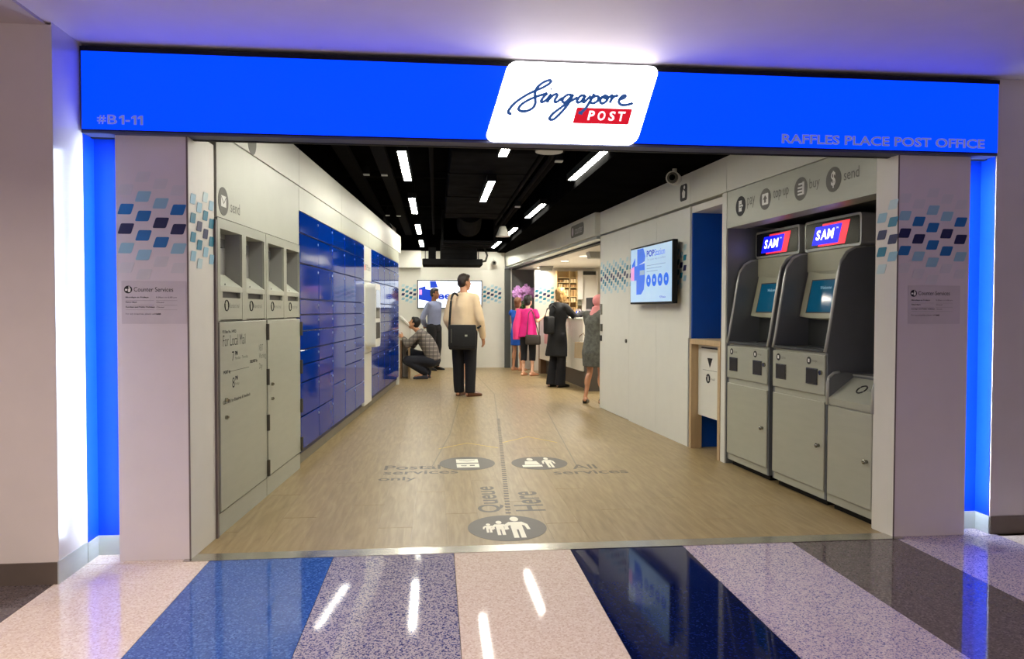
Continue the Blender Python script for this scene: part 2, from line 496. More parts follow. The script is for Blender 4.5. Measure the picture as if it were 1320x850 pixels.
# ================================================================== SETTING
# ---- mall terrazzo
fl = struct(B(-6.6, 6.6, -5.5, 3.86, -0.06, -0.022).build('floor', 'floor_dark'))
xb = [-1.73 + 0.607 * k for k in range(-8, 14)]
pal = {0: 't_cream', 1: 't_blue', 2: 't_speck', 3: 't_cream', 4: 't_navy', 5: 't_lav', 6: 't_grey', 7: 't_lav', 8: 't_cream', 9: 't_blue', 10: 't_grey', 11: 't_navy', 12: 't_lav', -1: 't_grey', -2: 't_navy', -3: 't_lav', -4: 't_cream', -5: 't_blue', -6: 't_speck', -7: 't_cream', -8: 't_navy'}
for i, k in enumerate(range(-8, 13)):
    x = xb[i]
    if x > 6 or x < -6.5: continue
    B(x + 0.0012, x + 0.6058, -5.4, 3.748, -0.022, 0.0).build('terrazzo_strip', pal[k], fl)
B(-1.25, 2.56, 3.75, 3.855, -0.02, 0.003).build('threshold_plate', 'threshold_steel', fl)
for (a, b) in ((-1.75, -1.24), (2.5, 3.12)):
    B(a, b, 3.75, 3.93, -0.02, 0.0005).build('terrazzo_strip', 't_cream' if a < 0 else 't_lav', fl)
# ---- wood floor, plank by plank
fw2 = struct(B(-1.7, 4.6, 3.86, 16.3, -0.06, -0.012).build('floor', 'floor_dark'))
pm = B(-0.0967, 0.0967, -0.7494, 0.7494, -0.012, 0.0).mesh('plank'); pm.materials.append(M['wood'])
nx = 0
for c in range(-9, 17):
    x = 0.35 + c * 0.194
    off = [0, 0.62, 1.13, 0.31, 0.87][c % 5]
    y = 3.86 + 0.7475 - off
    while y - 0.75 < 16.25:
        xl = -1.3 + 0.068 * (y - 4.155) * 0.9 - 0.35
        xr = 2.72 - 0.075 * (y - 4) + (1.5 if y > 9 else 0.3)
        if xl < x < xr and y + 0.7475 > 4.1 and y - 0.7475 >= 3.84:
            put('plank', pm, fw2, (x, y, 0)); nx += 1
        elif xl < x < xr and y - 0.7475 < 3.86 and y + 0.7475 > 3.95:
            B(-0.0965, 0.0965, 3.86 - y, 0.7475, -0.012, 0.0).build('plank', 'wood', fw2, (x, y, 0)); nx += 1
        y += 1.5
# ---- floor graphics, printed flat on the planks
def fdisc(cx, cy, rx, ry):
    return MB().prism([(cx + rx * math.cos(t * math.pi / 20), cy + ry * math.sin(t * math.pi / 20)) for t in range(40)], 'z', 0.0002, 0.0012).build('floor_disc', 'floor_grey', fw2)
def fpoly(polys, m, name='floor_pictogram'):
    b = MB()
    for i, p in enumerate(polys): b.prism(p, 'z', 0.0012 + 0.0003 * (i // 2), 0.002 + 0.0003 * i)
    return b.build(name, m, fw2)
def person_icon(cx, cy, sx, sy):
    """standing figure, head towards +y, sy long and 0.74 sx wide"""
    return [[(cx + u * sx, cy + v * sy) for u, v in p] for p in person_icon0(0, 0, 1)]
def person_icon0(cx, cy, s):
    o = [[(cx + 0.13 * s * math.cos(t * math.pi / 8), cy + 0.40 * s + 0.12 * s * math.sin(t * math.pi / 8)) for t in range(16)]]
    o.append([(cx - 0.20 * s, cy + 0.25 * s), (cx + 0.20 * s, cy + 0.25 * s), (cx + 0.34 * s, cy + 0.12 * s), (cx + 0.37 * s, cy - 0.12 * s), (cx + 0.28 * s, cy - 0.12 * s), (cx + 0.24 * s, cy + 0.06 * s), (cx + 0.17 * s, cy + 0.10 * s), (cx + 0.17 * s, cy - 0.5 * s), (cx + 0.03 * s, cy - 0.5 * s), (cx + 0.03 * s, cy - 0.12 * s), (cx - 0.03 * s, cy - 0.12 * s), (cx - 0.03 * s, cy - 0.5 * s), (cx - 0.17 * s, cy - 0.5 * s), (cx - 0.17 * s, cy + 0.10 * s), (cx - 0.24 * s, cy + 0.06 * s), (cx - 0.28 * s, cy - 0.12 * s), (cx - 0.37 * s, cy - 0.12 * s), (cx - 0.34 * s, cy + 0.12 * s)])
    return o
fdisc(0.253, 5.962, 0.226, 0.262); fdisc(0.842, 5.922, 0.229, 0.25); fdisc(0.407, 4.168, 0.227, 0.25)
fpoly(person_icon(0.462, 4.17, 0.20, 0.40) + person_icon(0.365, 4.16, 0.135, 0.27) + person_icon(0.300, 4.16, 0.095, 0.17), 'floor_white')
fpoly(person_icon(0.917, 5.93, 0.145, 0.38) + [[(0.715, 5.86), (0.84, 5.86), (0.825, 5.99), (0.73, 5.99)], [(0.778 + 0.026 * math.cos(t * math.pi / 8), 6.06 + 0.05 * math.sin(t * math.pi / 8)) for t in range(16)], [(0.69, 5.77), (0.85, 5.77), (0.85, 5.84), (0.69, 5.84)]], 'floor_white')
fpoly([[(0.165, 5.80), (0.345, 5.80), (0.345, 5.94), (0.165, 5.94)], [(0.165, 5.98), (0.345, 5.98), (0.345, 6.12), (0.165, 6.12)]], 'floor_white')
fpoly([[(0.20, 5.85), (0.245, 5.85), (0.245, 5.89), (0.20, 5.89)], [(0.27, 5.85), (0.31, 5.85), (0.31, 5.89), (0.27, 5.89)], [(0.19, 6.075), (0.255, 6.03), (0.32, 6.075), (0.32, 6.09), (0.255, 6.05), (0.19, 6.09)]], 'floor_grey')
for (s, x, y, w, h, rot) in (('Postal', -0.405, 5.77, 0.44, 0.16, 0), ('services', -0.40, 5.60, 0.57, 0.13, 0), ('only', -0.425, 5.37, 0.28, 0.15, 0), ('All', 1.075, 5.67, 0.20, 0.16, 0), ('services', 0.90, 5.49, 0.58, 0.13, 0), ('Queue', 0.43, 4.49, 0.67, 0.17, 90), ('Here', 0.685, 4.50, 0.49, 0.19, 90)):
    letters(s, 'floor_grey', fw2, x, y, w, h, y=0.0006, plane='xy', bold=0.015, rot=R(rot), name='floor_lettering')
# queue guide lines
def fline(pts, wd, m='floor_grey', name='floor_line'):
    b = MB()
    for (x0, y0), (x1, y1) in zip(pts, pts[1:]):
        d = Vector((x1 - x0, y1 - y0)).normalized(); n = Vector((-d.y, d.x)) * wd / 2
        b.prism([(x0 + n.x, y0 + n.y), (x1 + n.x, y1 + n.y), (x1 - n.x, y1 - n.y), (x0 - n.x, y0 - n.y)], 'z', 0.0002, 0.0011)
    return b.build(name, m, fw2)
dash = MB()
for k in range(58):
    t = k / 57.0; y = 4.46 + t * 3.9; x = 0.443 + (0.712 - 0.443) * t
    dash.box(x - 0.016, x + 0.016, y, y + 0.03, 0.0002, 0.0011)
d_o = dash.build('floor_dashes', 'floor_grey', fw2); d_o['kind'] = 'stuff'
fline([(0.70, 8.3), (0.866, 10.92), (0.84, 11.8), (0.748, 14.8)], 0.009, 'plinth_grey')
fline([(-0.033, 5.85), (0.139, 7.40), (0.449, 12.2), (0.40, 13.4)], 0.009, 'plinth_grey')
fline([(1.129, 5.83), (1.239, 7.29), (1.373, 9.0)], 0.009, 'plinth_grey')
fline([(0.023, 6.61), (0.292, 6.88), (0.559, 6.61)], 0.012, 'floor_yellow', 'floor_chevron')
fline([(0.621, 6.87), (0.901, 7.17), (1.139, 6.83)], 0.012, 'floor_yellow', 'floor_chevron')

# ---- mall ceiling and front walls
mc = struct(B(-1.735, 6.6, -5.5, 3.87, 2.535, 2.60).build('ceiling', 'mall_ceiling'))
B(-6.6, -1.735, -5.5, 3.87, 2.522, 2.60).build('ceiling_panel', 'mall_ceiling_shade', mc)  # shaded stretch of ceiling: shade put into a browner colour and a slight drop
B(-1.7, 3.08, 3.845, 3.87, 2.10, 2.535).build('ceiling_downstand', 'black_matte', mc)
wf = struct(B(-6.6, -1.712, 3.505, 3.98, 0.0, 2.523).build('wall_front', 'mall_white'))
B(-1.712, -1.709, 3.506, 3.782, 0.0, 2.535).build('end_panel', 'mall_gloss', wf)
B(-1.712, -1.7085, 3.782, 3.93, 0.10, 2.13).build('blue_panel', 'recess_blue', wf)
B(-1.712, -1.40, 3.90, 3.93, 0.10, 2.13).build('blue_panel', 'recess_blue', wf)
B(-1.58, -1.55, 3.905, 3.93, 0, 2.13).build('recess_side', 'recess_blue', wf)
bl = struct(B(-6.6, -1.712, 3.497, 3.505, 0.0, 0.10).build('baseboard_left', 'skirt_dark'))
B(-1.712, -1.7065, 3.497, 3.775, 0.0, 0.105).build('kick_plate', 'steel', bl)
B(-1.712, -1.7055, 3.78, 3.90, 0.0, 0.10).build('kick_plate', 'steel', bl)
B(-1.7055, -1.45, 3.894, 3.90, 0.0, 0.10).build('kick_plate', 'steel', bl)
wr = struct(B(3.093, 6.6, 3.79, 3.98, 0.0, 2.535).build('wall_front', 'mall_gloss'))
B(3.089, 3.093, 3.795, 3.93, 0.10, 2.13).build('blue_panel', 'recess_blue', wr)
B(2.75, 3.093, 3.90, 3.93, 0.10, 2.13).build('blue_panel', 'recess_blue', wr)
struct(B(5.2, 5.3, -5.5, 3.79, 0.0, 2.535).build('wall_right', 'mall_white'))  # unseen wall, added to block ambient light from the right
br = struct(B(3.093, 6.6, 3.782, 3.79, 0.0, 0.10).build('baseboard_right', 'skirt_dark'))
B(3.087, 3.093, 3.79, 3.90, 0.0, 0.10).build('kick_plate', 'steel', br)
B(2.80, 3.087, 3.894, 3.90, 0.0, 0.10).build('kick_plate', 'steel', br)

# ---- entrance columns with wrap-round print, and the strip lights behind them
def column(xf0, xf1, inner, label, ph, x_dec):
    left = inner > 0
    t = thing('entrance_column', label, 'column', ((xf0 + xf1) / 2, 3.785, 0), 0, 'entrance columns')
    cx = (xf0 + xf1) / 2
    B(xf0 - cx, xf1 - cx, 0, 0.022, 0.0, 2.14).build('front_panel', 'column_white', t)
    return t, cx
LCX = -1.39
c1 = thing('entrance_column', 'white column left of the entrance with blue parallelogram print, under the unit number', 'column', (LCX, 3.785, 0))
B(-0.17, 0.168, 0, 0.022, 0.001, 2.14).build('front_panel', 'column_white', c1)
B(0.163, 0.1705, -0.002, 0.02, 0.001, 2.14).build('edge_trim', 'edge_brown', c1)
MB().prism([(-0.06, 0.022), (0.168, 0.022), (0.190, 0.33), (0.0, 0.33)], 'z', 0.001, 2.14).build('column_core', 'return_white', c1)
MB().prism([(0.1705, 0.001), (0.1725, 0.0), (0.1945, 0.345), (0.1905, 0.347)], 'z', 0.001, 2.14).build('return_panel', 'return_white', c1)
B(0.186, 0.206, 0.333, 0.358, 0.0, 1.74).build('edge_trim', 'edge_brown', c1)
decal_band(c1, -0.163, 0.175, -0.0002, ph=0, faint=True)
xr = Matrix.Translation((0.174, 0.012, 0)) @ Matrix.Rotation(R(90 - 3.7), 4, 'Z')
decal_band(c1, 0.0, 0.335, -0.0008, ph=1, xform=xr, teal=True)
B(-0.168, -0.1665, 0.026, 0.052, 0.12, 2.04).build('led_strip', 'led', c1)
MB().box(-0.166, -0.15, 0.0225, 0.06, 0.11, 2.06).box(-0.178, -0.15, 0.055, 0.062, 0.11, 2.06).build('led_channel', 'black_matte', c1)
RCX = 2.725
c2 = thing('entrance_column', 'white column right of the entrance with blue parallelogram print, beside the ticket machines', 'column', (RCX, 3.787, 0))
B(-0.205, 0.212, 0, 0.022, 0.001, 2.14).build('front_panel', 'column_white', c2)
B(-0.2125, -0.205, -0.002, 0.02, 0.001, 2.14).build('edge_trim', 'edge_brown', c2)
MB().prism([(-0.21, 0.022), (0.06, 0.022), (0.0, 0.17), (-0.23, 0.17)], 'z', 0.001, 2.14).build('column_core', 'return_white', c2)
MB().prism([(-0.2125, 0.0), (-0.235, 0.155), (-0.2335, 0.156), (-0.2095, 0.001)], 'z', 0.001, 2.14).build('return_panel', 'return_white', c2)
decal_band(c2, -0.21, 0.213, -0.0002, ph=2, faint=True)
xr = Matrix.Translation((-0.2345, 0.152, 0)) @ Matrix.Rotation(R(-90 + 8.3), 4, 'Z')
decal_band(c2, 0.0, 0.16, -0.0008, ph=2, xform=xr, teal=True)
B(0.2165, 0.218, 0.026, 0.052, 0.12, 2.04).build('led_strip', 'led', c2)
MB().box(0.20, 0.216, 0.0225, 0.06, 0.11, 2.06).box(0.20, 0.228, 0.055, 0.062, 0.11, 2.06).build('led_channel', 'black_matte', c2)

# ---- opening-hours notices
def notice(label, cx, y, x0):
    t = thing('hours_notice', label, 'notice', (cx, y, 1.18), 0, 'opening hours notices')
    B(0, 0.306, -0.0035, -0.0015, 0, 0.212).build('panel', 'notice_clear', t)
    disc('pictogram_disc', 'black_print', t, 0.031, 0.169, 0.019, -0.0045, th=0.001)
    b = MB()
    b.prism([(0.017, 0.163), (0.028, 0.163), (0.028, 0.172), (0.017, 0.172)], 'y', -0.0052, -0.0045)
    b.prism([(0.031, 0.157), (0.041, 0.157), (0.044, 0.172), (0.038, 0.178), (0.032, 0.172)], 'y', -0.0052, -0.0045)
    b.prism(ngon(0.036, 0.181, 0.0035, n=10), 'y', -0.0052, -0.0045)
    b.build('pictogram', 'white_print', t)
    letters('Counter Services', 'black_print', t, 0.058, 0.159, 0.186, 0.022, y=-0.0045)
    for (s, x, z, w, h, bo) in (('Mondays to Fridays', 0.019, 0.126, 0.108, 0.009, 0.03), ('9.30am to 6.00 pm', 0.162, 0.126, 0.098, 0.009, 0), ('Saturdays', 0.019, 0.102, 0.053, 0.009, 0.03), ('Closed', 0.164, 0.103, 0.035, 0.007, 0), ('Sundays and Public Holidays', 0.019, 0.078, 0.137, 0.009, 0.03), ('Closed', 0.164, 0.079, 0.035, 0.007, 0), ('For any enquiries, please call', 0.019, 0.044, 0.138, 0.009, 0), ('1605', 0.160, 0.045, 0.025, 0.008, 0.05)):
        letters(s, 'dark_print', t, x, z, w, h, y=-0.0045, bold=bo)
    for z in (0.115, 0.092, 0.069):
        for (a, b_) in ((0.019, 0.152), (0.162, 0.262)): B(a, b_, -0.0042, -0.0036, z, z + 0.0008).build('rule_line', 'grey_print', t)
notice('clear opening hours notice on the left entrance column', -1.536, 3.785, 0)
notice('clear opening hours notice on the right entrance column', 2.580, 3.787, 0)

# ---- the illuminated sign over the entrance
sg = thing('fascia_sign', 'illuminated blue sign box with a white logo panel above the entrance', 'sign', (0.68, 3.75, 2.115))
B(-2.378, 2.385, 0.002, 0.095, 0.0, 0.385).build('housing', 'black_matte', sg)
B(-2.375, 2.382, -0.003, 0.0015, 0.006, 0.378).build('light_panel', 'sign_blue', sg)
B(-2.38, 2.387, -0.006, 0.001, 0.378, 0.40).build('top_rail', 'black_matte', sg)
B(-2.378, 2.385, 0.0, 0.11, -0.012, -0.001).build('soffit', 'soffit_blue', sg)
nb = MB()
def one_glyph(x, h=0.045): nb.prism([(x + 0.012, 0.031), (x + 0.024, 0.031), (x + 0.024, 0.031 + h), (x + 0.014, 0.031 + h), (x, 0.031 + h * 0.80), (x, 0.031 + h * 0.60), (x + 0.012, 0.031 + h * 0.72)], 'y', -0.006, -0.003)
for x_ in (-2.203, -2.147, -2.117): one_glyph(x_)
nb.box(-2.174, -2.153, -0.006, -0.003, 0.045, 0.053)
for x_ in (-2.293, -2.278): nb.prism([(x_ - 0.005, 0.031), (x_ + 0.001, 0.031), (x_ + 0.008, 0.073), (x_ + 0.002, 0.073)], 'y', -0.006, -0.003)
for z_ in (0.043, 0.057): nb.box(-2.304, -2.264, -0.0062, -0.003, z_, z_ + 0.006)
nb.build('lettering', 'sign_letters', sg)['kind'] = 'stuff'
letters('B', 'sign_letters', sg, -2.256, 0.031, 0.044, 0.045, y=-0.006, bold=0.015, extrude=0.1)
letter_parts('RAFFLES PLACE POST OFFICE', 'sign_letters', sg, 1.145, 0.025, 1.158, 0.050, -0.006, 0.025)
lp = MB().prism(rrect(0.245 - 0.68, 1.028 - 0.68, -0.006, 0.397, 0.045, 6, 0.305), 'y', -0.028, -0.004).build('logo_panel', 'sign_white', sg)
er = rrect(0.245 - 0.68, 1.028 - 0.68, -0.006, 0.397, 0.045, 6, 0.305)
eb = MB()
for (p_, q_) in zip(er, er[1:] + er[:1]):
    n_ = Vector((q_[1] - p_[1], p_[0] - q_[0]))
    n_ = n_.normalized() * 0.0012 if n_.length else Vector((0, 0))
    eb.bm.faces.new([eb.bm.verts.new((p_[0] + n_.x, yy, p_[1] + n_.y)) if k == 0 else eb.bm.verts.new((q_[0] + n_.x, yy, q_[1] + n_.y)) for k, yy in ((0, -0.026), (1, -0.026), (1, -0.006), (0, -0.006))])
eb.build('lit_edge', 'sign_edge', lp)
MB().prism(rrect(0.695 - 0.68, 0.985 - 0.68, 0.093, 0.174, 0.006, 3, 0.27), 'y', -0.0305, -0.0285).build('red_badge', 'sign_red', lp)
for ch, x_ in (('P', 0.770), ('O', 0.825), ('S', 0.879), ('T', 0.932)): letters(ch, 'sign_post', lp, x_ - 0.68, 0.110, 0.040, 0.049, y=-0.0315, bold=0.03, shear=0.25)
STROKES = [
 [(0.382, 2.246), (0.366, 2.249), (0.369, 2.267), (0.4, 2.303), (0.454, 2.341), (0.502, 2.366), (0.544, 2.385), (0.577, 2.407), (0.581, 2.419), (0.568, 2.42), (0.538, 2.406), (0.511, 2.381), (0.501, 2.354), (0.502, 2.321), (0.501, 2.298), (0.487, 2.277), (0.457, 2.262), (0.43, 2.261), (0.417, 2.27), (0.427, 2.29), (0.46, 2.314), (0.502, 2.334), (0.544, 2.349), (0.561, 2.354), (0.544, 2.335), (0.532, 2.316), (0.538, 2.31), (0.559, 2.322), (0.584, 2.352)],
 [(0.584, 2.352), (0.574, 2.333), (0.562, 2.31), (0.575, 2.328), (0.596, 2.347), (0.611, 2.352), (0.614, 2.343), (0.602, 2.322), (0.605, 2.311), (0.62, 2.318), (0.642, 2.336)],
 [(0.693, 2.346), (0.673, 2.352), (0.65, 2.338), (0.641, 2.32), (0.65, 2.311), (0.668, 2.322), (0.695, 2.35), (0.69, 2.339), (0.666, 2.297), (0.629, 2.254), (0.599, 2.226), (0.581, 2.222), (0.576, 2.23), (0.593, 2.253), (0.629, 2.281), (0.666, 2.309), (0.702, 2.329), (0.72, 2.34)],
 [(0.758, 2.35), (0.735, 2.347), (0.718, 2.325), (0.721, 2.313), (0.74, 2.321), (0.761, 2.351), (0.749, 2.326), (0.752, 2.314), (0.768, 2.329), (0.79, 2.35)],
 [(0.807, 2.361), (0.789, 2.33), (0.766, 2.291), (0.738, 2.262)], [(0.725, 2.263), (0.746, 2.258)],
 [(0.779, 2.312), (0.796, 2.338), (0.818, 2.349), (0.829, 2.342), (0.822, 2.323), (0.801, 2.312), (0.786, 2.316)],
 [(0.827, 2.333), (0.858, 2.351), (0.84, 2.335), (0.839, 2.317), (0.852, 2.313), (0.87, 2.326), (0.877, 2.344), (0.864, 2.353), (0.855, 2.346), (0.87, 2.339), (0.89, 2.35), (0.904, 2.359)],
 [(0.904, 2.359), (0.901, 2.347), (0.887, 2.316)], [(0.893, 2.331), (0.907, 2.346), (0.923, 2.354), (0.928, 2.347)],
 [(0.935, 2.334), (0.962, 2.343), (0.97, 2.354), (0.959, 2.357), (0.942, 2.342), (0.935, 2.322), (0.947, 2.309), (0.975, 2.309), (1.01, 2.319)], [(0.58, 2.375), (0.586, 2.38)]]
def smooth_path(p, n=5):
    out = []
    for i in range(len(p) - 1):
        a, b, c, d = p[max(i - 1, 0)], p[i], p[i + 1], p[min(i + 2, len(p) - 1)]
        for k in range(n):
            t = k / n
            out.append(tuple(0.5 * (2 * b[q] + (c[q] - a[q]) * t + (2 * a[q] - 5 * b[q] + 4 * c[q] - d[q]) * t * t + (3 * b[q] - a[q] - 3 * c[q] + d[q]) * t ** 3) for q in (0, 1)))
    return out + [p[-1]]
sb = MB()
for st in STROKES:
    pts = smooth_path(st)
    L_, R_ = [], []
    for i, p in enumerate(pts):
        a = pts[max(i - 1, 0)]; b = pts[min(i + 1, len(pts) - 1)]
        d = Vector((b[0] - a[0], b[1] - a[1]));
        d = d.normalized() if d.length else Vector((1, 0))
        w = 0.0066 + 0.0018 * abs(d.x * 0.5 - d.y * 0.8)
        L_.append((p[0] - d.y * w, p[1] + d.x * w)); R_.append((p[0] + d.y * w, p[1] - d.x * w))
    vs = [(sb.bm.verts.new((l[0] - 0.68, -0.0318, l[1] - 2.115)), sb.bm.verts.new((r[0] - 0.68, -0.0318, r[1] - 2.115))) for l, r in zip(L_, R_)]
    for (a, b), (c, d) in zip(vs, vs[1:]):
        sb.bm.faces.new((a, b, d, c))
    if len(st) > 2 or st[0][0] < 0.7:
        for e in (0, -1): pass
sb.build('script_lettering', 'sign_script', lp)

# ---- interior shell
ci = struct(B(-2.6, 5.0, 3.87, 16.6, 3.0, 3.08).build('ceiling', 'ceiling_black'))
B(-2.6, 5.0, 3.872, 3.90, 2.14, 3.0).build('ceiling_downstand', 'black_matte', ci)
wl = struct(B(-0.2, 12.4, 0.47, 0.52, 0.0, 3.0).build('wall_left', 'panel_white', None, LP(0), False, LROT))
B(-0.2, 8.6, 0.30, 0.47, 2.515, 3.0).build('upper_wall', 'ceiling_black', wl)
for (a, b) in ((-0.05, 1.757), (1.763, 3.447), (3.453, 5.94), (5.946, 8.585)):
    B(a, b, 0.0, 0.46, 2.225, 2.51).build('fascia_panel', 'fascia_white', wl)
for (a, b) in ((1.763, 3.447), (3.453, 5.2), (5.206, 6.9), (6.906, 8.26)):
    B(a, b, 0.004, 0.46, 2.035, 2.219).build('header_panel', 'mail_panel', wl)
hp_ = B(-0.0, 1.757, 0.004, 0.46, 1.762, 2.219).build('header_panel', 'mail_panel', wl)
B(8.26, 8.30, 0.0, 0.46, 0.0, 2.219).build('end_post', 'terminal_white', wl)
B(8.30, 8.585, 0.35, 0.46, 0.0, 2.219).build('end_post', 'panel_white', wl)
disc('icon_disc', 'grey_print', wl, 0.102, 1.856, 0.079, 0.0025)
MB().box(0.062, 0.142, 0.0012, 0.0022, 1.825, 1.887).build('envelope_icon', 'white_print', wl)
MB().prism([(0.064, 1.884), (0.102, 1.848), (0.140, 1.884), (0.140, 1.878), (0.102, 1.841), (0.064, 1.878)], 'y', 0.0004, 0.0011).build('envelope_icon', 'grey_print', wl)
letters('send', 'grey_print', wl, 0.215, 1.812, 0.158, 0.066, y=0.0025)
disc('icon_disc', 'grey_print', wl, 0.60, 2.305, 0.085, -0.0018)

wr2 = struct(B(-9.75, -2.70, 2.6, 2.65, 0.0, 3.0).build('wall_right', 'service_white', None, RP(0), False, RROT))
B(-2.74, -2.72, 0.0, 2.6, 0.0, 2.195).build('side_wall', 'panel_white', wr2)
B(-2.76, 2.59, 0.66, 0.70, 0.0, 3.0).build('rear_panel', 'recess_dark', wr2)
for (a, b) in ((-2.76, -1.647), (-1.641, -0.818), (-0.812, 0.016), (0.022, 0.727), (0.733, 2.57)):
    B(a, b, 0.0, 0.5, 2.222, 2.508).build('fascia_panel', 'fascia_white', wr2)
for (a, b) in ((-2.735, -1.626), (-1.622, -0.800), (-0.796, 0.0)):
    B(a, b, 0.0, 0.30, 0.006 if a < -2 else 0.0, 2.196).build('wall_panel', 'panel_white', wr2)
B(0.0, 0.02, 0.0, 0.40, 1.0, 2.2).build('wall_panel', 'panel_white', wr2)
B(0.02, 0.04, 0.02, 0.66, 0.0, 2.14).build('recess_lining', 'recess_navy', wr2)
B(0.04, 0.66, 0.58, 0.62, 0.0, 2.14).build('recess_lining', 'recess_navy', wr2)
B(0.02, 0.66, 0.02, 0.66, 2.14, 2.20).build('recess_soffit', 'service_white', wr2)
B(0.66, 0.735, 0.0, 0.66, 0.0, 2.216).build('divider_post', 'panel_white', wr2)
B(0.735, 2.572, 0.004, 0.16, 1.922, 2.216).build('header_panel', 'mail_grey', wr2)
B(0.735, 2.572, 0.16, 0.66, 1.935, 2.216).build('recess_soffit', 'kiosk_dark', wr2)
B(0.735, 0.745, 0.01, 0.66, 0.0, 1.93).build('recess_lining', 'kiosk_fin', wr2)
B(0.745, 2.572, 0.645, 0.66, 0.0, 1.93).build('recess_lining', 'recess_dark', wr2)
B(2.584, 2.592, 0.13, 0.66, 0.0, 1.93).build('recess_lining', 'recess_dark', wr2)
# header icons
for (cx, s, tx, tw) in ((0.965, 'pay', 1.071, 0.117), (1.339, 'top up', 1.452, 0.199), (1.80, 'buy', 1.902, 0.114), (2.161, 'send', 2.266, 0.146)):
    disc('icon_disc', 'dark_print' if cx < 1 else 'grey_print', wr2, cx, 2.071, 0.078, 0.0025)
    letters(s, 'grey_print', wr2, tx, 2.035 if s != 'send' else 2.045, tw, 0.085 if 'p' in s or 'y' in s else 0.066, y=0.0025)
def icon(polys, m, y=0.0012, par=None, name='pictogram'):
    b = MB()
    for p in polys: b.prism(p, 'y', y, y + 0.001)
    return b.build(name, m, par or wr2)
icon([[(0.938, 2.03), (0.985, 2.03), (0.985, 2.055), (1.008, 2.07), (0.985, 2.088), (0.985, 2.115), (0.938, 2.115)]], 'white_print')
icon([[(0.955, 2.06), (0.995, 2.06), (0.995, 2.066), (0.955, 2.066)], [(0.955, 2.08), (0.985, 2.08), (0.985, 2.086), (0.955, 2.086)]], 'dark_print', 0.0004)
icon([rrect(1.295, 1.383, 2.030, 2.112, 0.008, 2)], 'white_print')
icon([[(1.339, 2.10), (1.368, 2.07), (1.352, 2.07), (1.352, 2.045), (1.326, 2.045), (1.326, 2.07), (1.310, 2.07)]], 'grey_print', 0.0004)
icon([[(1.765, 2.03), (1.835, 2.03), (1.835, 2.042), (1.765, 2.042)], [(1.765, 2.052), (1.835, 2.052), (1.835, 2.064), (1.765, 2.064)], [(1.765, 2.074), (1.835, 2.074), (1.835, 2.086), (1.765, 2.086)], [(1.82, 2.03), (1.842, 2.03), (1.842, 2.115), (1.82, 2.115)], [(1.775, 2.098), (1.835, 2.098), (1.835, 2.11), (1.775, 2.11)]], 'white_print')
letters('$', 'white_print', wr2, 2.138, 2.018, 0.046, 0.106, y=0.0012, bold=0.02)
# toilet sign, lock bits
icon([rrect(-0.207, -0.046, 2.272, 2.425, 0.03, 4)], 'dark_print', -0.0016)
icon([[(-0.15, 2.30), (-0.10, 2.30), (-0.09, 2.35), (-0.13, 2.38), (-0.16, 2.35)], ngon(-0.11, 2.395, 0.017, n=12)], 'white_print', -0.0026)
B(-2.715, -2.64, -0.012, 0.0, 1.20, 1.335).build('lock_plate', 'lock_metal', wr2)
B(-2.712, -2.63, -0.014, 0.0, 0.99, 1.08).build('lock_plate', 'hinge_dark', wr2)
B(-2.712, -2.65, -0.010, 0.0, 0.865, 0.935).build('lock_plate', 'dark_print', wr2)
MB().cyl((-1.708, -0.012, 0.903), (-1.708, 0.0, 0.903), 0.022).build('keyhole', 'hinge_dark', wr2)
decal_band(wr2, -2.72, -1.63, -0.0002, ph=0, teal=True)
decal_band(wr2, -1.615, -0.805, -0.0002, ph=0, teal=True)
decal_band(wr2, -0.785, 0.0, -0.0002, ph=1, teal=True)
# fascia over the service counter, proud of the wall
for (a, b) in ((-5.1, -2.75), (-7.4, -5.106), (-9.75, -7.406)):
    B(a, b, -0.07, 0.10, 2.212, 2.508).build('fascia_panel', 'fascia_white', wr2)
B(-9.75, -2.75, -0.045, 0.09, 2.17, 2.209).build('shutter_rail', 'steel', wr2)
B(-9.75, -2.75, 0.09, 0.16, 2.145, 2.212).build('shutter_slot', 'black_matte', wr2)
B(-9.75, -2.75, 0.16, 2.6, 2.14, 2.20).build('service_soffit', 'service_white', wr2)
icon([rrect(-3.95, -3.27, 2.285, 2.455, 0.06, 5)], 'grey_print', -0.0716, name='sign_pill')
letters('counter', 'notice_clear', wr2, -3.72, 2.32, 0.40, 0.09, y=-0.0735)
icon([ngon(-3.85, 2.37, 0.05, 0.06, 14)], 'notice_clear', -0.0726)
# black bulkhead above the right-hand wall
MB().prism([(1.46, 3.9), (3.6, 3.9), (3.2, 16.4), (1.33, 16.4)], 'z', 2.512, 3.0).build('bulkhead', 'ceiling_black', ci)

wb = struct(B(-2.6, 1.50, 16.0, 16.08, 0.0, 3.0).build('wall_back', 'panel_white'))
B(-2.6, 1.50, 15.96, 16.0, 2.53, 3.0).build('upper_wall', 'ceiling_black', wb)
for (a, b) in ((-1.4, -0.318), (-0.314, 0.62), (0.624, 1.49)):
    B(a, b, 15.985, 16.0, 0.0, 2.138).build('wall_panel', 'panel_white', wb)
    B(a, b, 15.985, 16.0, 2.145, 2.42).build('wall_panel', 'panel_white', wb)
B(-1.4, -0.317, 15.82, 15.985, 2.165, 2.525).build('wall_bulkhead', 'panel_white', wb)
decal_band(wb, -0.745, -0.36, 15.9848, ph=0, mid=-0.055, teal=True)
decal_band(wb, 0.77, 1.48, 15.9848, ph=1, mid=-0.055, teal=True)
B(1.49, 1.612, 15.86, 16.05, 0.0, 2.16).build('door_jamb', 'jamb_grey', wb)
B(1.614, 1.642, 15.88, 16.05, 0.0, 2.16).build('door_jamb', 'terminal_white', wb)
B(1.642, 2.16, 15.95, 16.05, 0.0, 2.14).build('wall_panel', 'service_grey', wb)
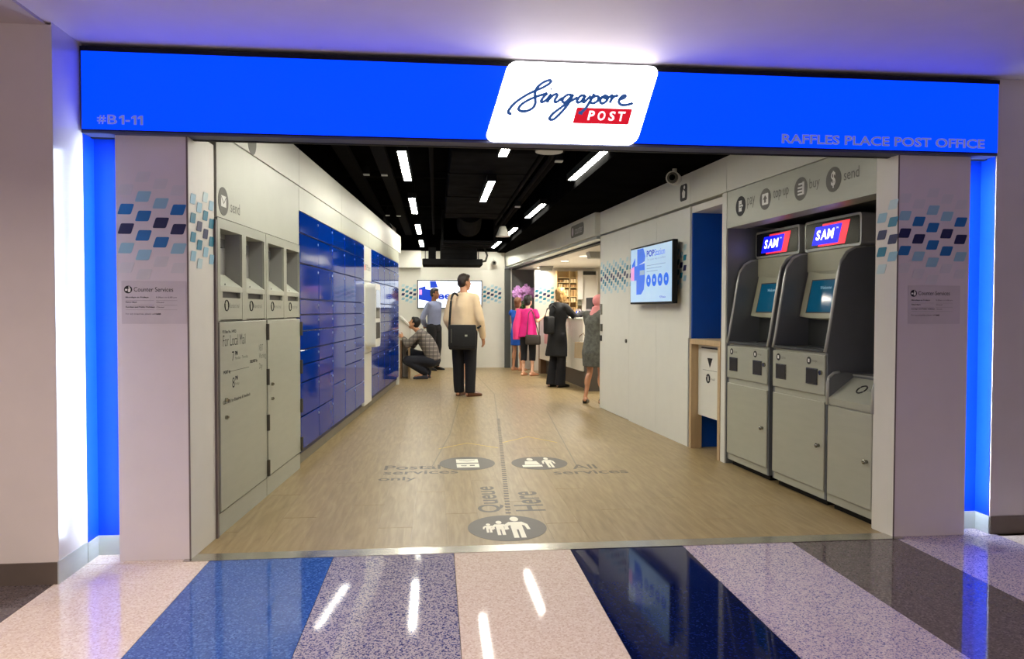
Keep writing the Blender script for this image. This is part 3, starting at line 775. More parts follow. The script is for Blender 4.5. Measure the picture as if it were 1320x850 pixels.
ws = struct(B(2.06, 5.0, 15.20, 15.26, 0.0, 2.14).build('wall_back', 'service_white'))
B(2.04, 2.475, 15.13, 15.20, 0.0, 2.085).build('wall_panel', 'service_white', ws)
decal_band(ws, 2.045, 2.48, 15.1298, ph=0, mid=-0.09, teal=True)
struct(B(4.9, 5.0, 9.0, 16.4, 0.0, 3.0).build('wall_right', 'service_white'))

# ================================================================== THINGS
# ---- two mail drop cabinets on the left
def mail_cabinet(x0, x1, bays, label, hinge_right):
    t = thing('mail_cabinet', label, 'cabinet', LP(x0), LROT, 'grey mail drop cabinets')
    w = x1 - x0
    b = MB()
    b.box(0.0, w, 0.33, 0.46, 0.0, 1.755)
    b.box(0.0, w, 0.03, 0.33, 0.0, 1.19)
    b.box(0.0, w, 0.0, 0.33, 1.70, 1.757)
    xs = [0.0] + [v for bb in bays for v in bb] + [w]
    for k in range(0, len(xs), 2): b.box(xs[k], xs[k + 1], 0.0, 0.33, 1.19, 1.70)
    b.build('carcass', 'mail_grey', t)
    for i, (a, c) in enumerate(bays):
        bay = MB().prism([(0.0, 1.383), (0.10, 1.458), (0.12, 1.458), (0.12, 1.40), (0.02, 1.355), (0.0, 1.355)], 'x', a, c).build('chute', 'mail_panel', t)
        MB().box(a, c, 0.10, 0.328, 1.36, 1.70).box(a, a + 0.003, 0.012, 0.10, 1.36, 1.70).box(c - 0.003, c, 0.012, 0.10, 1.36, 1.70).build('lining', 'mail_inside', bay)
        B(a + 0.01, c - 0.12, 0.06, 0.10, 1.61, 1.66).build('flap', 'slot_dark', bay)
        MB().prism([(a + 0.06, 1.39), (a + 0.085, 1.39), (a + 0.0725, 1.40)], 'y', 0.001, 0.002).build('arrow', 'black_print', bay)
        fp = MB().box(a - 0.002, c + 0.002, 0.002, 0.03, 1.195, 1.318).box(a - 0.002, c + 0.002, 0.002, 0.03, 1.352, 1.368).box(a - 0.002, a + 0.035, 0.002, 0.03, 1.318, 1.352).box(c - 0.03, c + 0.002, 0.002, 0.03, 1.318, 1.352).build('front_panel', 'mail_grey', t)
        B(a + 0.035, c - 0.03, 0.018, 0.03, 1.318, 1.352).build('slot', 'slot_dark', fp)
        cx = a + 0.095
        MB().tube([(cx + 0.03 * math.cos(k * math.pi / 10), 0.0, 1.275 + 0.03 * math.sin(k * math.pi / 10)) for k in range(21)], 0.0032, 6).build('ring_mark', 'dark_print', fp)
        letters(['Standard', 'Non-std', 'Airmail', 'Local'][i + (0 if x0 < 0.5 else 2)] + ' mail', 'grey_print', fp, cx + 0.05, 1.262, 0.16, 0.026, y=0.0005)
    d = B(0.012, w - 0.008, -0.004, 0.028, 0.13, 1.182, 0.003, 1).build('door', 'mail_grey', t)
    hx = w - 0.004 if hinge_right else 0.0
    for z in (0.14, 0.444, 0.75, 1.05):
        MB().cyl((hx, -0.011, z), (hx, -0.011, z + 0.107), 0.012, n=10).build('hinge', 'hinge_dark', d)
    lx = 0.09
    for z in (0.745, 0.646):
        MB().cyl((lx, -0.016, z), (lx, -0.004, z), 0.011, n=12).box(lx - 0.035 if z > 0.7 else lx - 0.008, lx + 0.012, -0.02, -0.012, z - 0.005, z + 0.006).build('lock', 'lock_metal', d)
    B(0.0, w, 0.004, 0.03, 0.0, 0.122).build('kick_panel', 'mail_grey', t)
    return t, d
mcab, mdoor = mail_cabinet(0.0, 0.873, [(0.04, 0.40), (0.475, 0.84)], 'grey mail drop cabinet nearest the entrance, door printed For Local Mail', True)
for (s, x, z, w, h, m_, bo) in (('PO Box No. 149923', 0.05, 1.118, 0.22, 0.018, 'dark_print', 0.03), ('For Local Mail', 0.055, 1.045, 0.38, 0.062, 'dark_print', -0.008), ('7', 0.20, 0.955, 0.035, 0.055, 'dark_print', 0), ('PM', 0.25, 0.985, 0.045, 0.025, 'dark_print', 0.04), ('Monday - Thursday', 0.25, 0.955, 0.23, 0.022, 'grey_print', 0), ('POST by', 0.06, 0.885, 0.115, 0.024, 'dark_print', 0.05), ('8', 0.20, 0.80, 0.04, 0.06, 'dark_print', 0), ('PM', 0.25, 0.84, 0.045, 0.025, 'dark_print', 0.04), ('Friday', 0.25, 0.805, 0.07, 0.022, 'grey_print', 0), ('DELIVERY by', 0.52, 0.915, 0.145, 0.024, 'dark_print', 0.05), ('NEXT', 0.70, 0.985, 0.085, 0.042, 'grey_print', 0), ('Working', 0.70, 0.925, 0.145, 0.046, 'grey_print', 0), ('Day', 0.70, 0.86, 0.07, 0.046, 'grey_print', 0), ('Call 1605 for Enquiries & Feedback', 0.05, 0.715, 0.47, 0.026, 'dark_print', 0.01)):
    letters(s, m_, mdoor, x, z, w, h, y=-0.0048, bold=bo)
B(0.06, 0.50, -0.0046, -0.0041, 0.897, 0.900).build('rule_line', 'grey_print', mdoor)
mail_cabinet(0.883, 1.757, [(0.045, 0.425), (0.50, 0.862)], 'grey mail drop cabinet with a plain door beside the blue lockers', True)

# ---- parcel lockers
ROWS = [2.03, 1.86, 1.62, 1.337, 1.212, 1.083, 0.932, 0.81, 0.67, 0.40, 0.135]
def lockers(us, rows_of, label, name='parcel_locker'):
    t = thing(name, label, 'locker', LP(us[0]), LROT, 'blue parcel lockers')
    w = us[-1] - us[0]
    B(0.0, w, 0.03, 0.45, 0.09, 2.034).build('carcass', 'locker_gap', t)
    B(0.0, w, 0.045, 0.45, 0.0, 0.088).build('plinth', 'plinth_grey', t)
    dm = {}
    for c, (a, b) in enumerate(zip(us, us[1:])):
        rows = rows_of(c)
        for z1, z0 in zip(rows, rows[1:]):
            k = (round(b - a, 3), round(z1 - z0, 3))
            if k not in dm:
                me = B(0.005, k[0] - 0.005, -0.002, 0.028, 0.004, k[1] - 0.004, 0.003, 1).mesh('locker_door'); me.materials.append(M['locker_blue']); dm[k] = me
            d = put('locker_door', dm[k], t, (a - us[0], 0, z0))
            if 'latch' not in dm:
                me = MB().cyl((0, -0.008, 0), (0, -0.002, 0), 0.010, n=10).mesh('latch'); me.materials.append(M['latch_white']); dm['latch'] = me
            put('latch', dm['latch'], d, (k[0] - 0.035, 0, k[1] - 0.045))
    return t
lockers([1.765, 2.41, 3.0, 3.60, 4.19, 4.79], lambda c: ROWS if c != 2 else ROWS[:7] + [0.53, 0.135], 'bank of blue parcel lockers between the mail cabinets and the terminal')
lockers([5.37, 5.94, 6.55, 7.15, 7.72, 8.25], lambda c: [2.03, 1.86, 1.62, 1.337, 1.212, 1.083, 0.932, 0.67, 0.135] if c % 2 else ROWS, 'far bank of blue parcel lockers beyond the white terminal')
t = thing('locker_terminal', 'white locker terminal standing between the two blue locker banks', 'terminal', LP(4.80), LROT)
B(0.0, 0.56, 0.0, 0.45, 0.09, 0.72, 0.003, 1).build('lower_panel', 'terminal_white', t)
B(0.0, 0.56, 0.0, 0.45, 0.728, 1.60).build('body', 'terminal_white', t)
B(0.0, 0.56, 0.0, 0.45, 1.606, 2.03, 0.003, 1).build('upper_panel', 'terminal_white', t)
B(0.0, 0.56, 0.045, 0.45, 0.0, 0.088).build('plinth', 'plinth_grey', t)
hs = MB().prism([(p[0], p[1]) for p in rrect(0.09, 0.52, 0.80, 1.575, 0.06, 5)], 'y', -0.12, 0.0).build('housing', 'terminal_white', t)
B(0.15, 0.46, -0.1225, -0.12, 1.15, 1.50).build('screen', 'black_gloss', hs)
B(0.15, 0.46, -0.124, -0.12, 0.90, 1.10).build('keypad', 'slot_dark', hs)
letters('POPStation', 'grey_print', t, 0.08, 1.74, 0.40, 0.07, y=-0.001)
B(0.04, 0.075, -0.001, 0.0, 1.73, 1.79).build('red_mark', 'sign_red', t)

# ---- self-service kiosks
def ring_pts(cx, cz, r, n=16): return [(cx + r * math.cos(2 * math.pi * k / n), cz + r * math.sin(2 * math.pi * k / n)) for k in range(n)]
def kiosk(v, w, label):
    t = thing('ticket_kiosk', label, 'kiosk', RP(-v), RROT, 'self service kiosks')
    B(0.02, w - 0.05, 0.05, 0.50, 0.0, 0.045).build('plinth', 'black_matte', t)
    B(0.021, w - 0.031, 0.012, 0.54, 0.045, 0.985).build('cabinet', 'kiosk_grey', t)
    d = B(0.010, w - 0.024, 0.0, 0.0115, 0.098, 0.668, 0.003, 1).build('lower_door', 'kiosk_grey', t)
    MB().cyl((w - 0.075, -0.018, 0.385), (w - 0.075, 0.0, 0.385), 0.011, n=12).ell((w - 0.075, -0.02, 0.385), (0.015, 0.010, 0.015), 12).build('knob', 'lock_metal', d, smooth=True)
    p = B(0.006, w - 0.022, 0.0, 0.0115, 0.712, 0.968, 0.003, 1).build('upper_door', 'kiosk_grey', t)
    MB().cyl((w - 0.06, -0.012, 0.855), (w - 0.06, 0.0, 0.855), 0.016, n=12).build('lock', 'lock_metal', p)
    for (a, b) in ((0.055, 0.185), (0.43, 0.56)):
        f = B(a, b, -0.005, 0.0, 0.772, 0.878).build('window_frame', 'lock_metal', p)
        B(a + 0.006, b - 0.006, -0.0065, -0.005, 0.778, 0.872).build('window', 'slot_dark', f)
        disc('pictogram_disc', 'dark_print', p, a + 0.028, 0.925, 0.025, -0.0015)
        B(a + 0.018, a + 0.036, -0.003, -0.0016, 0.914, 0.936).build('pictogram', 'white_print', p)
        letters('ticket' if a < 0.1 else 'receipt', 'grey_print', p, a + 0.062, 0.915, 0.06, 0.02, y=-0.0015)
    ld = B(0.02, w - 0.03, -0.004, 0.27, 0.985, 1.004, 0.004, 1).build('ledge', 'kiosk_dark', t)
    B(w * 0.5, w * 0.85, 0.08, 0.2, 1.004, 1.012).build('card_tray', 'slot_dark', ld)
    B(0.02, w - 0.03, 0.27, 0.54, 0.985, 1.20).build('lower_back', 'kiosk_dark', t)
    # tilted screen unit with waisted top and bottom edges
    tilt = Matrix.Translation((w / 2, 0.185, 1.20)) @ Matrix.Rotation(R(-12), 4, 'X')
    hw = w / 2 - 0.035
    pts = [(-hw, 0.012), (-hw * 0.5, 0.002), (0, 0.0), (hw * 0.5, 0.002), (hw, 0.012), (hw + 0.0, 0.33), (hw * 0.96, 0.345), (hw * 0.5, 0.318), (0, 0.312), (-hw * 0.5, 0.318), (-hw * 0.96, 0.345), (-hw, 0.33)]
    bz = MB().prism(pts, 'y', 0.0, 0.06)
    o = bz.build('screen_bezel', 'kiosk_brow', t); o.matrix_local = tilt
    B(-hw * 0.72, hw * 0.70, -0.004, 0.0, 0.045, 0.268).build('screen', 'kiosk_screen', o)
    B(-hw * 0.76, hw * 0.74, -0.002, 0.0, 0.037, 0.276).build('screen_frame', 'slot_dark', o)
    letters('Welcome', 'screen_soft', o, -0.10, 0.205, 0.13, 0.022, y=-0.005)
    B(0.02, w - 0.03, 0.255, 0.54, 1.53, 1.672).build('brow_panel', 'kiosk_brow', t)
    B(0.02, w - 0.03, 0.262, 0.54, 1.20, 1.53).build('back_panel', 'kiosk_brow', t)
    # lit sign on top
    sbx = MB().prism(rrect(0.0, w - 0.022, 1.674, 1.888, 0.025, 4), 'y', 0.245, 0.54).build('sign_box', 'kiosk_rim', t)
    MB().prism(rrect(0.018, w - 0.04, 1.692, 1.870, 0.012, 3), 'y', 0.241, 0.2445).build('sign_face', 'black_gloss', sbx)
    MB().prism(rrect(0.170, 0.470, 1.700, 1.852, 0.004, 2, 0.36), 'y', 0.2385, 0.2405).build('red_shape', 'sam_red', sbx)
    MB().prism(rrect(0.100, 0.400, 1.712, 1.838, 0.004, 2, 0.36), 'y', 0.236, 0.238).build('blue_shape', 'sam_blue', sbx)
    for ch, x_, w_ in (('S', 0.150, 0.058), ('A', 0.205, 0.070), ('M', 0.278, 0.088)): letters(ch, 'sam_white', sbx, x_, 1.745, w_, 0.068, y=0.2345, bold=0.03, shear=0.25)
    letters('TM', 'sam_white', sbx, 0.385, 1.805, 0.022, 0.010, y=0.2345)
    # side fins
    prof = [(0.0, 0.99), (0.015, 1.06), (0.085, 1.50), (0.105, 1.57), (0.145, 1.625), (0.20, 1.655), (0.27, 1.664), (0.54, 1.664), (0.54, 0.045), (0.012, 0.045), (0.012, 0.98)]
    for (a, b) in ((0.0, 0.02), (w - 0.03, w - 0.01)):
        f = MB().prism(prof, 'x', a, b).build('side_fin', 'kiosk_fin', t)
        MB().tube([((a + b) / 2, y, z) for y, z in prof[:7]], 0.0115, 8).build('fin_edge', 'kiosk_rim', f, smooth=True)
    return t
kiosk(0.765, 0.655, 'left self service kiosk with a lit sign, beside the wooden writing recess')
kiosk(1.468, 0.655, 'right self service kiosk with a lit sign, beside the low receipt unit')
t = thing('change_unit', 'low grey unit with sloping top, right of the kiosks', 'kiosk', RP(-2.125), RROT)
B(0.02, 0.43, 0.05, 0.46, 0.0, 0.045).build('plinth', 'black_matte', t)
B(0.0, 0.452, 0.012, 0.44, 0.045, 0.70).build('cabinet', 'kiosk_grey', t)
d = B(0.012, 0.435, 0.0, 0.014, 0.098, 0.655, 0.003, 1).build('door', 'kiosk_grey', t)
MB().cyl((0.395, -0.018, 0.375), (0.395, 0.0, 0.375), 0.011, n=12).ell((0.395, -0.02, 0.375), (0.015, 0.010, 0.015), 12).build('knob', 'lock_metal', d, smooth=True)
sl = MB().prism([(0.0, 0.665), (0.0, 0.705), (0.17, 0.83), (0.17, 0.665)], 'x', 0.018, 0.435).build('sloping_panel', 'kiosk_grey', t)
sm = Matrix.Translation((0.0, 0.0, 0.706)) @ Matrix.Rotation(R(-53.7), 4, 'X')
rg = MB().tube([(0.215 + 0.034 * math.cos(k * math.pi / 10), -0.001, 0.115 + 0.034 * math.sin(k * math.pi / 10)) for k in range(21)], 0.005, 6).build('ring_mark', 'dark_print', sl); rg.matrix_local = sm
rg2 = letters('change', 'grey_print', sl, 0.265, 0.10, 0.10, 0.03, y=-0.002); rg2.matrix_local = sm
B(0.018, 0.435, 0.17, 0.44, 0.70, 0.842).build('tray', 'kiosk_fin', t)
B(0.018, 0.435, 0.165, 0.30, 0.842, 0.852).build('tray_lip', 'kiosk_rim', t)
prof = [(0.0, 0.66), (0.0, 0.80), (0.012, 0.835), (0.04, 0.856), (0.08, 0.862), (0.44, 0.862), (0.44, 0.66)]
for (a, b) in ((0.0, 0.02), (0.434, 0.454)):
    f = MB().prism(prof, 'x', a, b).build('side_fin', 'kiosk_fin', t)
    MB().tube([((a + b) / 2, y, z) for y, z in prof[:5]], 0.0115, 8).build('fin_edge', 'kiosk_rim', f, smooth=True)

# ---- writing recess desk and posting box
t = thing('writing_desk', 'pale wooden writing desk built into the blue recess', 'desk', RP(0), RROT)
B(0.042, 0.655, -0.005, 0.56, 0.95, 0.998, 0.003, 1).build('desk_top', 'wood_desk', t)
B(0.042, 0.085, -0.005, 0.10, 0.0, 0.949).build('side_panel', 'wood_desk', t)
B(0.61, 0.655, -0.005, 0.56, 0.0, 0.949).build('side_panel', 'wood_desk', t)
t = thing('posting_box', 'white posting box with a black triangle under the wooden desk', 'box', RP(-0.09), RROT)
B(0.0, 0.515, 0.06, 0.40, 0.31, 0.945, 0.003, 1).build('body', 'panel_white', t)
B(0.07, 0.47, 0.0575, 0.0598, 0.917, 0.929).build('slot', 'slot_dark', t)
MB().prism([(0.19, 0.835), (0.29, 0.835), (0.24, 0.755)], 'y', 0.0575, 0.0598).build('triangle', 'black_print', t)
B(0.10, 0.38, 0.0585, 0.0598, 0.725, 0.728).build('rule_line', 'grey_print', t)
MB().tube([(0.21 + 0.028 * math.cos(k * math.pi / 10), 0.0585, 0.655 + 0.034 * math.sin(k * math.pi / 10)) for k in range(21)], 0.008, 6).build('ring_mark', 'dark_print', t)
letters('mail', 'grey_print', t, 0.27, 0.645, 0.07, 0.022, y=0.0585)

# ---- wall screens
def blob2(pts): return pts
t = thing('wall_screen', 'wall mounted screen showing POPStation on the right wall', 'screen', RP(1.30, -0.10, 1.32), RROT)
B(0, 1.17, 0.0, 0.05, 0, 0.60, 0.004, 1).build('housing', 'black_matte', t)
B(0.3, 0.9, 0.05, 0.10, 0.12, 0.48).build('bracket', 'black_matte', t)
sc_ = B(0.018, 1.15, -0.003, 0.0, 0.02, 0.582).build('display', 'tv_pale', t)
def pic(polys, m, y, par, name='picture'):
    b = MB()
    for p in polys: b.prism(p, 'y', y, y + 0.0008)
    return b.build(name, m, par)
pic([[(0.22, 0.575), (0.40, 0.575), (0.46, 0.49), (0.44, 0.44), (0.22, 0.40)], [(0.06, 0.42), (0.16, 0.49), (0.16, 0.40), (0.44, 0.42), (0.45, 0.27), (0.42, 0.15), (0.34, 0.10), (0.20, 0.10), (0.20, 0.25), (0.06, 0.25)]], 'tv_blue', -0.004, sc_)
pic([[(0.03, 0.25), (0.13, 0.25), (0.13, 0.40), (0.03, 0.38)]], 'tv_pink', -0.0045, sc_)
pic([[(0.30, 0.30), (0.44, 0.30), (0.44, 0.35), (0.30, 0.35)]], 'tv_grey', -0.0045, sc_)
letters('POP', 'tv_deep', sc_, 0.50, 0.475, 0.21, 0.065, y=-0.0045, bold=0.03)
letters('Station', 'tv_blue', sc_, 0.715, 0.475, 0.27, 0.065, y=-0.0045)
letters('The easier way to collect', 'tv_grey', sc_, 0.50, 0.43, 0.50, 0.03, y=-0.0045)
for k in range(3): B(0.50, 1.0 - 0.1 * k, -0.0042, -0.0035, 0.385 - k * 0.03, 0.391 - k * 0.03).build('text_line', 'tv_grey', sc_)
for k in range(4):
    pic([ngon(0.555 + 0.155 * k, 0.235, 0.062, 0.062, 20)], 'tv_blue', -0.0045, sc_, 'picture_disc')
    pic([[(0.54 + 0.155 * k, 0.22), (0.57 + 0.155 * k, 0.22), (0.57 + 0.155 * k, 0.25), (0.54 + 0.155 * k, 0.25)]], 'tv_pale', -0.0055, sc_, 'picture_mark')
letters('POPStation', 'tv_deep', sc_, 0.86, 0.055, 0.15, 0.022, y=-0.0045)

t = thing('wall_screen', 'wall mounted screen on the far back wall behind the men', 'screen', (-0.402, 15.92, 1.285), 0)
B(0, 1.40, 0.0, 0.05, 0, 0.617, 0.004, 1).build('housing', 'black_matte', t)
B(0.4, 1.0, 0.05, 0.08, 0.15, 0.45).build('bracket', 'black_matte', t)
sc_ = B(0.02, 1.38, -0.003, 0.0, 0.02, 0.597).build('display', 'tv_white', t)
pic([[(0.27, 0.59), (0.40, 0.59), (0.44, 0.46), (0.28, 0.45)], [(0.03, 0.44), (0.18, 0.49), (0.18, 0.42), (0.42, 0.40), (0.40, 0.18), (0.30, 0.14), (0.20, 0.17), (0.03, 0.2)]], 'tv_deep', -0.004, sc_)
pic([[(0.03, 0.30), (0.10, 0.30), (0.10, 0.41), (0.03, 0.41)]], 'tv_pink', -0.0045, sc_)
letters('Free', 'tv_deep', sc_, 0.20, 0.20, 0.52, 0.17, y=-0.0045, bold=0.03)
letters('POPStation', 'tv_grey', sc_, 0.52, 0.50, 0.43, 0.05, y=-0.0045)
letters('Sign up at any station', 'tv_grey', sc_, 0.50, 0.10, 0.5, 0.035, y=-0.0045)

# ---- writing stand in the far left corner
t = thing('writing_stand', 'white sloping writing stand on a wooden base in the far left corner', 'desk', (-0.66, 13.70, 0))
MB().prism([(-0.02, 1.13), (0.20, 0.94), (0.215, 0.95), (0.0, 1.15)], 'y', -0.20, 0.35).build('sloping_top', 'service_white', t)
MB().prism([(-0.02, 1.12), (0.19, 0.935), (0.19, 0.70), (-0.02, 0.70)], 'y', -0.16, 0.33).build('body', 'service_white', t)
B(0.0, 0.035, -0.16, 0.33, 0.0, 0.70).build('side_panel', 'wood_brown', t)
B(0.15, 0.185, -0.16, 0.33, 0.0, 0.70).build('side_panel', 'wood_desk', t)
B(0.035, 0.15, 0.22, 0.25, 0.0, 0.70).build('back_panel', 'service_white', t)

# ---- service counter on the right
t = thing('service_counter', 'long white service counter where the women stand', 'counter', RP(4.72, 0.33), RROT)
for (a, b) in ((-0.69, 0.0), (-1.9, -0.694), (-3.13, -1.904)):
    B(a, b, 0.0, 0.03, 0.30, 1.10, 0.002, 1).build('front_panel', 'counter_white', t)
B(-3.13, 0.0, -0.01, 0.62, 1.10, 1.135, 0.004, 1).build('worktop', 'counter_white', t)
B(-3.12, -0.01, 0.13, 0.60, 0.0, 0.299).build('plinth', 'plinth_dark', t)
B(-3.12, -0.01, 0.03, 0.60, 0.30, 1.098).build('carcass', 'service_white', t)
B(0.003, 0.12, 0.02, 0.60, 0.0, 0.70).build('end_panel', 'plinth_dark', t)
B(-3.32, -3.133, 0.02, 0.60, 0.0, 1.08).build('end_panel', 'wood_brown', t)
t = thing('pink_notice', 'pink notice hanging on the white counter front', 'notice', RP(7.25, 0.315, 0.62), RROT)
B(-0.14, 0.14, 0.004, 0.012, 0.0, 0.50, 0.003, 1).build('sheet', 'pink_cloth', t)
B(-0.14, 0.14, 0.0, 0.013, 0.50, 0.515).build('clip_bar', 'mail_grey', t)
for i, (u, d_, lab) in enumerate(((5.05, 0.50, 'brochure holder at the near end of the white counter'), (5.75, 0.52, 'brochure holder in the middle of the white counter'), (7.3, 0.45, 'brochure holder near the far end of the white counter'))):
    t = thing('brochure_holder', lab, 'holder', RP(u, d_, 1.135), RROT, 'brochure holders')
    MB().prism([(-0.05, 0.0), (0.06, 0.0), (0.02, 0.14), (0.008, 0.14), (0.04, 0.012), (-0.05, 0.012)], 'x', -0.13, 0.13).build('stand', 'notice_clear', t)
    for k in range(3):
        B(-0.12 + 0.083 * k, -0.045 + 0.083 * k, -0.012, 0.004, 0.02, 0.135).build('leaflet', ['tv_blue', 'paper', 'locker_blue'][k], t).rotation_euler = (R(-14), 0, 0)
t = thing('monitor', 'black monitor seen from behind on the counter', 'monitor', RP(5.9, 0.78, 1.135), RROT)
B(-0.22, 0.22, 0.0, 0.04, 0.06, 0.34, 0.006, 1).build('panel', 'black_matte', t)
B(-0.03, 0.03, 0.0, 0.03, 0.01, 0.08).build('neck', 'black_matte', t)
B(-0.1, 0.1, -0.08, 0.08, 0.0, 0.012).build('base', 'black_matte', t)
# shelf unit with parcels on the rear wall of the service area
t = thing('parcel_shelves', 'lit wooden shelf unit behind the service counter', 'shelf', (2.69, 15.05, 0))
B(-0.215, 0.215, 0.13, 0.146, 0.0, 2.07).build('back_panel', 'shelf_wood', t)
for x in (-0.215, 0.045, 0.20): B(x, x + 0.016, -0.12, 0.13, 0.0, 2.07).build('side_panel', 'shelf_wood', t)
SHZ = [0.9, 1.15, 1.42, 1.53, 1.72, 1.82, 1.92]
for z in SHZ: B(-0.198, 0.199, -0.12, 0.13, z, z + 0.014).build('shelf_board', 'shelf_wood', t)
k_ = 0
for i, z in enumerate(SHZ[:-1]):
    hgt = SHZ[i + 1] - z - 0.03
    for (x0, x1) in ((-0.19, -0.085), (-0.075, 0.035), (0.07, 0.19)):
        k_ += 1
        row = ['lowest', 'second', 'third', 'fourth', 'fifth', 'top'][i]; pos = 'left' if x0 < -0.1 else 'middle' if x0 < 0 else 'right'
        m_ = rng.choice(['parcel_tan', 'parcel_cream', 'parcel_cream', 'parcel_brown'])
        p = thing('parcel', '%s parcel at the %s of the %s shelf behind the counter' % ({'parcel_tan': 'tan', 'parcel_cream': 'cream', 'parcel_brown': 'brown'}[m_], pos, row), 'parcel', (2.69 + (x0 + x1) / 2, 15.04, z + 0.0145), 0, 'parcels on the shelves')
        hw_ = (x1 - x0) / 2 * rng.uniform(0.8, 1); h_ = hgt * rng.uniform(0.6, 1)
        B(-hw_, hw_, -0.10, 0.06, 0, h_, 0.003, 1).build('carton', m_, p)
        B(-0.012, 0.012, -0.1015, -0.1, 0.0, h_).build('tape', 'parcel_tan' if m_ != 'parcel_tan' else 'parcel_brown', p)
t = thing('service_cabinet', 'tall white cabinet with a dark slot behind the counter', 'cabinet', (3.15, 15.0, 0))
B(-0.24, -0.135, -0.10, 0.19, 1.48, 2.07).build('post', 'service_white', t)
B(-0.135, 0.165, 0.0, 0.19, 0.0, 1.99).build('door', 'service_white', t)
B(-0.135, 0.165, 0.05, 0.19, 1.995, 2.07).build('slot', 'slot_dark', t)
B(-0.22, -0.14, 0.0, 0.19, 1.36, 1.478).build('lower_box', 'mail_grey', t)
B(0.165, 0.19, -0.06, 0.19, 0.0, 2.07).build('side_panel', 'service_white', t)
# orchid
t = thing('potted_orchid', 'potted orchid with a mass of purple flowers by the far jamb', 'plant', (1.90, 15.62, 0))
MB().cyl((0, 0, 0.0), (0, 0, 1.06), 0.15, 0.15, 20).build('pedestal', 'service_white', t)
MB().cyl((0, 0, 1.06), (0, 0, 1.28), 0.09, 0.13, 20).build('pot', 'pot_red', t)
st = MB()
stems = []
for k in range(7):
    a = k * 2 * math.pi / 7; pts = [(0.02 * math.cos(a), 0.02 * math.sin(a), 1.25), (0.06 * math.cos(a), 0.05 * math.sin(a), 1.45), (0.13 * math.cos(a), 0.07 * math.sin(a), 1.62), (0.22 * math.cos(a), 0.09 * math.sin(a), 1.60 + 0.05 * math.sin(k))]
    st.tube(pts, 0.006, 6); stems.append(pts)
st.build('stems', 'leaf', t)['kind'] = 'stuff'
fm = MB()
for k in range(5):
    a = k * 2 * math.pi / 5 + 0.3
    fm.ell((0.03 * math.cos(a), 0, 0.03 * math.sin(a)), (0.026, 0.008, 0.026), 8)
fm.ell((0, -0.01, 0), (0.012, 0.012, 0.012), 8)
fmesh = fm.mesh('flower', True); fmesh.materials.append(M['orchid'])
for k in range(60):
    a = rng.uniform(0, 6.283); r = rng.uniform(0.0, 1) ** 0.6
    o = put('flower', fmesh, t, (-0.03 + 0.22 * r * math.cos(a), -0.07 + 0.08 * rng.uniform(-1, 1), 1.63 + 0.15 * r * math.sin(a)))
    o.rotation_euler = (rng.uniform(-0.6, 0.6), rng.uniform(0, 3), rng.uniform(-0.8, 0.8))
for k in range(6):
    a = k * 1.05 + 0.2
    lf = MB()
    rings = []
    for q in range(6):
        tt = q / 5; rr = 0.04 + 0.24 * tt; wd = 0.035 * math.sin(math.pi * (0.12 + 0.86 * tt)) + 0.002
        c = Vector((rr * math.cos(a), rr * math.sin(a) * 0.6, 1.28 + 0.10 * math.sin(tt * 2.4))); n_ = Vector((-math.sin(a), math.cos(a), 0))
        rings.append([c + n_ * wd, c + Vector((0, 0, 0.004)), c - n_ * wd, c - Vector((0, 0, 0.004))])
    lf.loft(rings).build('leaf', 'leaf', t, smooth=True)

# ---- ceiling fittings
def strip_light(x, y0, y1, label, group, rotz=0.0, z=2.6):
    t = thing('strip_light', label, 'light', (x, (y0 + y1) / 2, z), rotz, group)
    l = (y1 - y0) / 2
    MB().box(-0.048, -0.036, -l, l, -0.014, 0.05).box(0.036, 0.048, -l, l, -0.014, 0.05).box(-0.036, 0.036, -l, l, 0.012, 0.05).box(-0.048, 0.048, -l - 0.012, -l, -0.014, 0.05).box(-0.048, 0.048, l, l + 0.012, -0.014, 0.05).build('housing', 'black_matte', t)
    B(-0.0355, 0.0355, -l + 0.001, l - 0.001, -0.012, 0.010).build('diffuser', 'lamp', t)
    for s in (-0.7, 0.7): MB().cyl((0, l * s, 0.05), (0, l * s, 0.08 if abs(x - 0.575) < 0.01 else 0.40), 0.004, n=6).build('hanger', 'pipe_black', t)
    return t
ORD = ['first', 'second', 'third', 'fourth', 'fifth']
for i, y in enumerate((6.26, 8.85, 11.55, 14.2)):
    strip_light(-0.288, y, y + 1.42, '%s strip light from the entrance in the left row' % ORD[i], 'ceiling strip lights')
strip_light(-0.288, 4.05, 5.15, 'strip light just behind the shop sign on the left', 'ceiling strip lights')
strip_light(1.43, 4.05, 5.15, 'strip light just behind the shop sign on the right', 'ceiling strip lights')
for i, y in enumerate((4.93, 7.60)):
    strip_light(0.575, y, y + 1.45, '%s strip light from the entrance in the middle row' % ORD[i], 'ceiling strip lights')
for i, y in enumerate((6.05, 9.16, 11.85, 14.25)):
    strip_light(1.395 - 0.021 * (y - 6.1), y, y + 1.40, '%s strip light from the entrance in the right row' % ORD[i], 'ceiling strip lights', R(1.2))
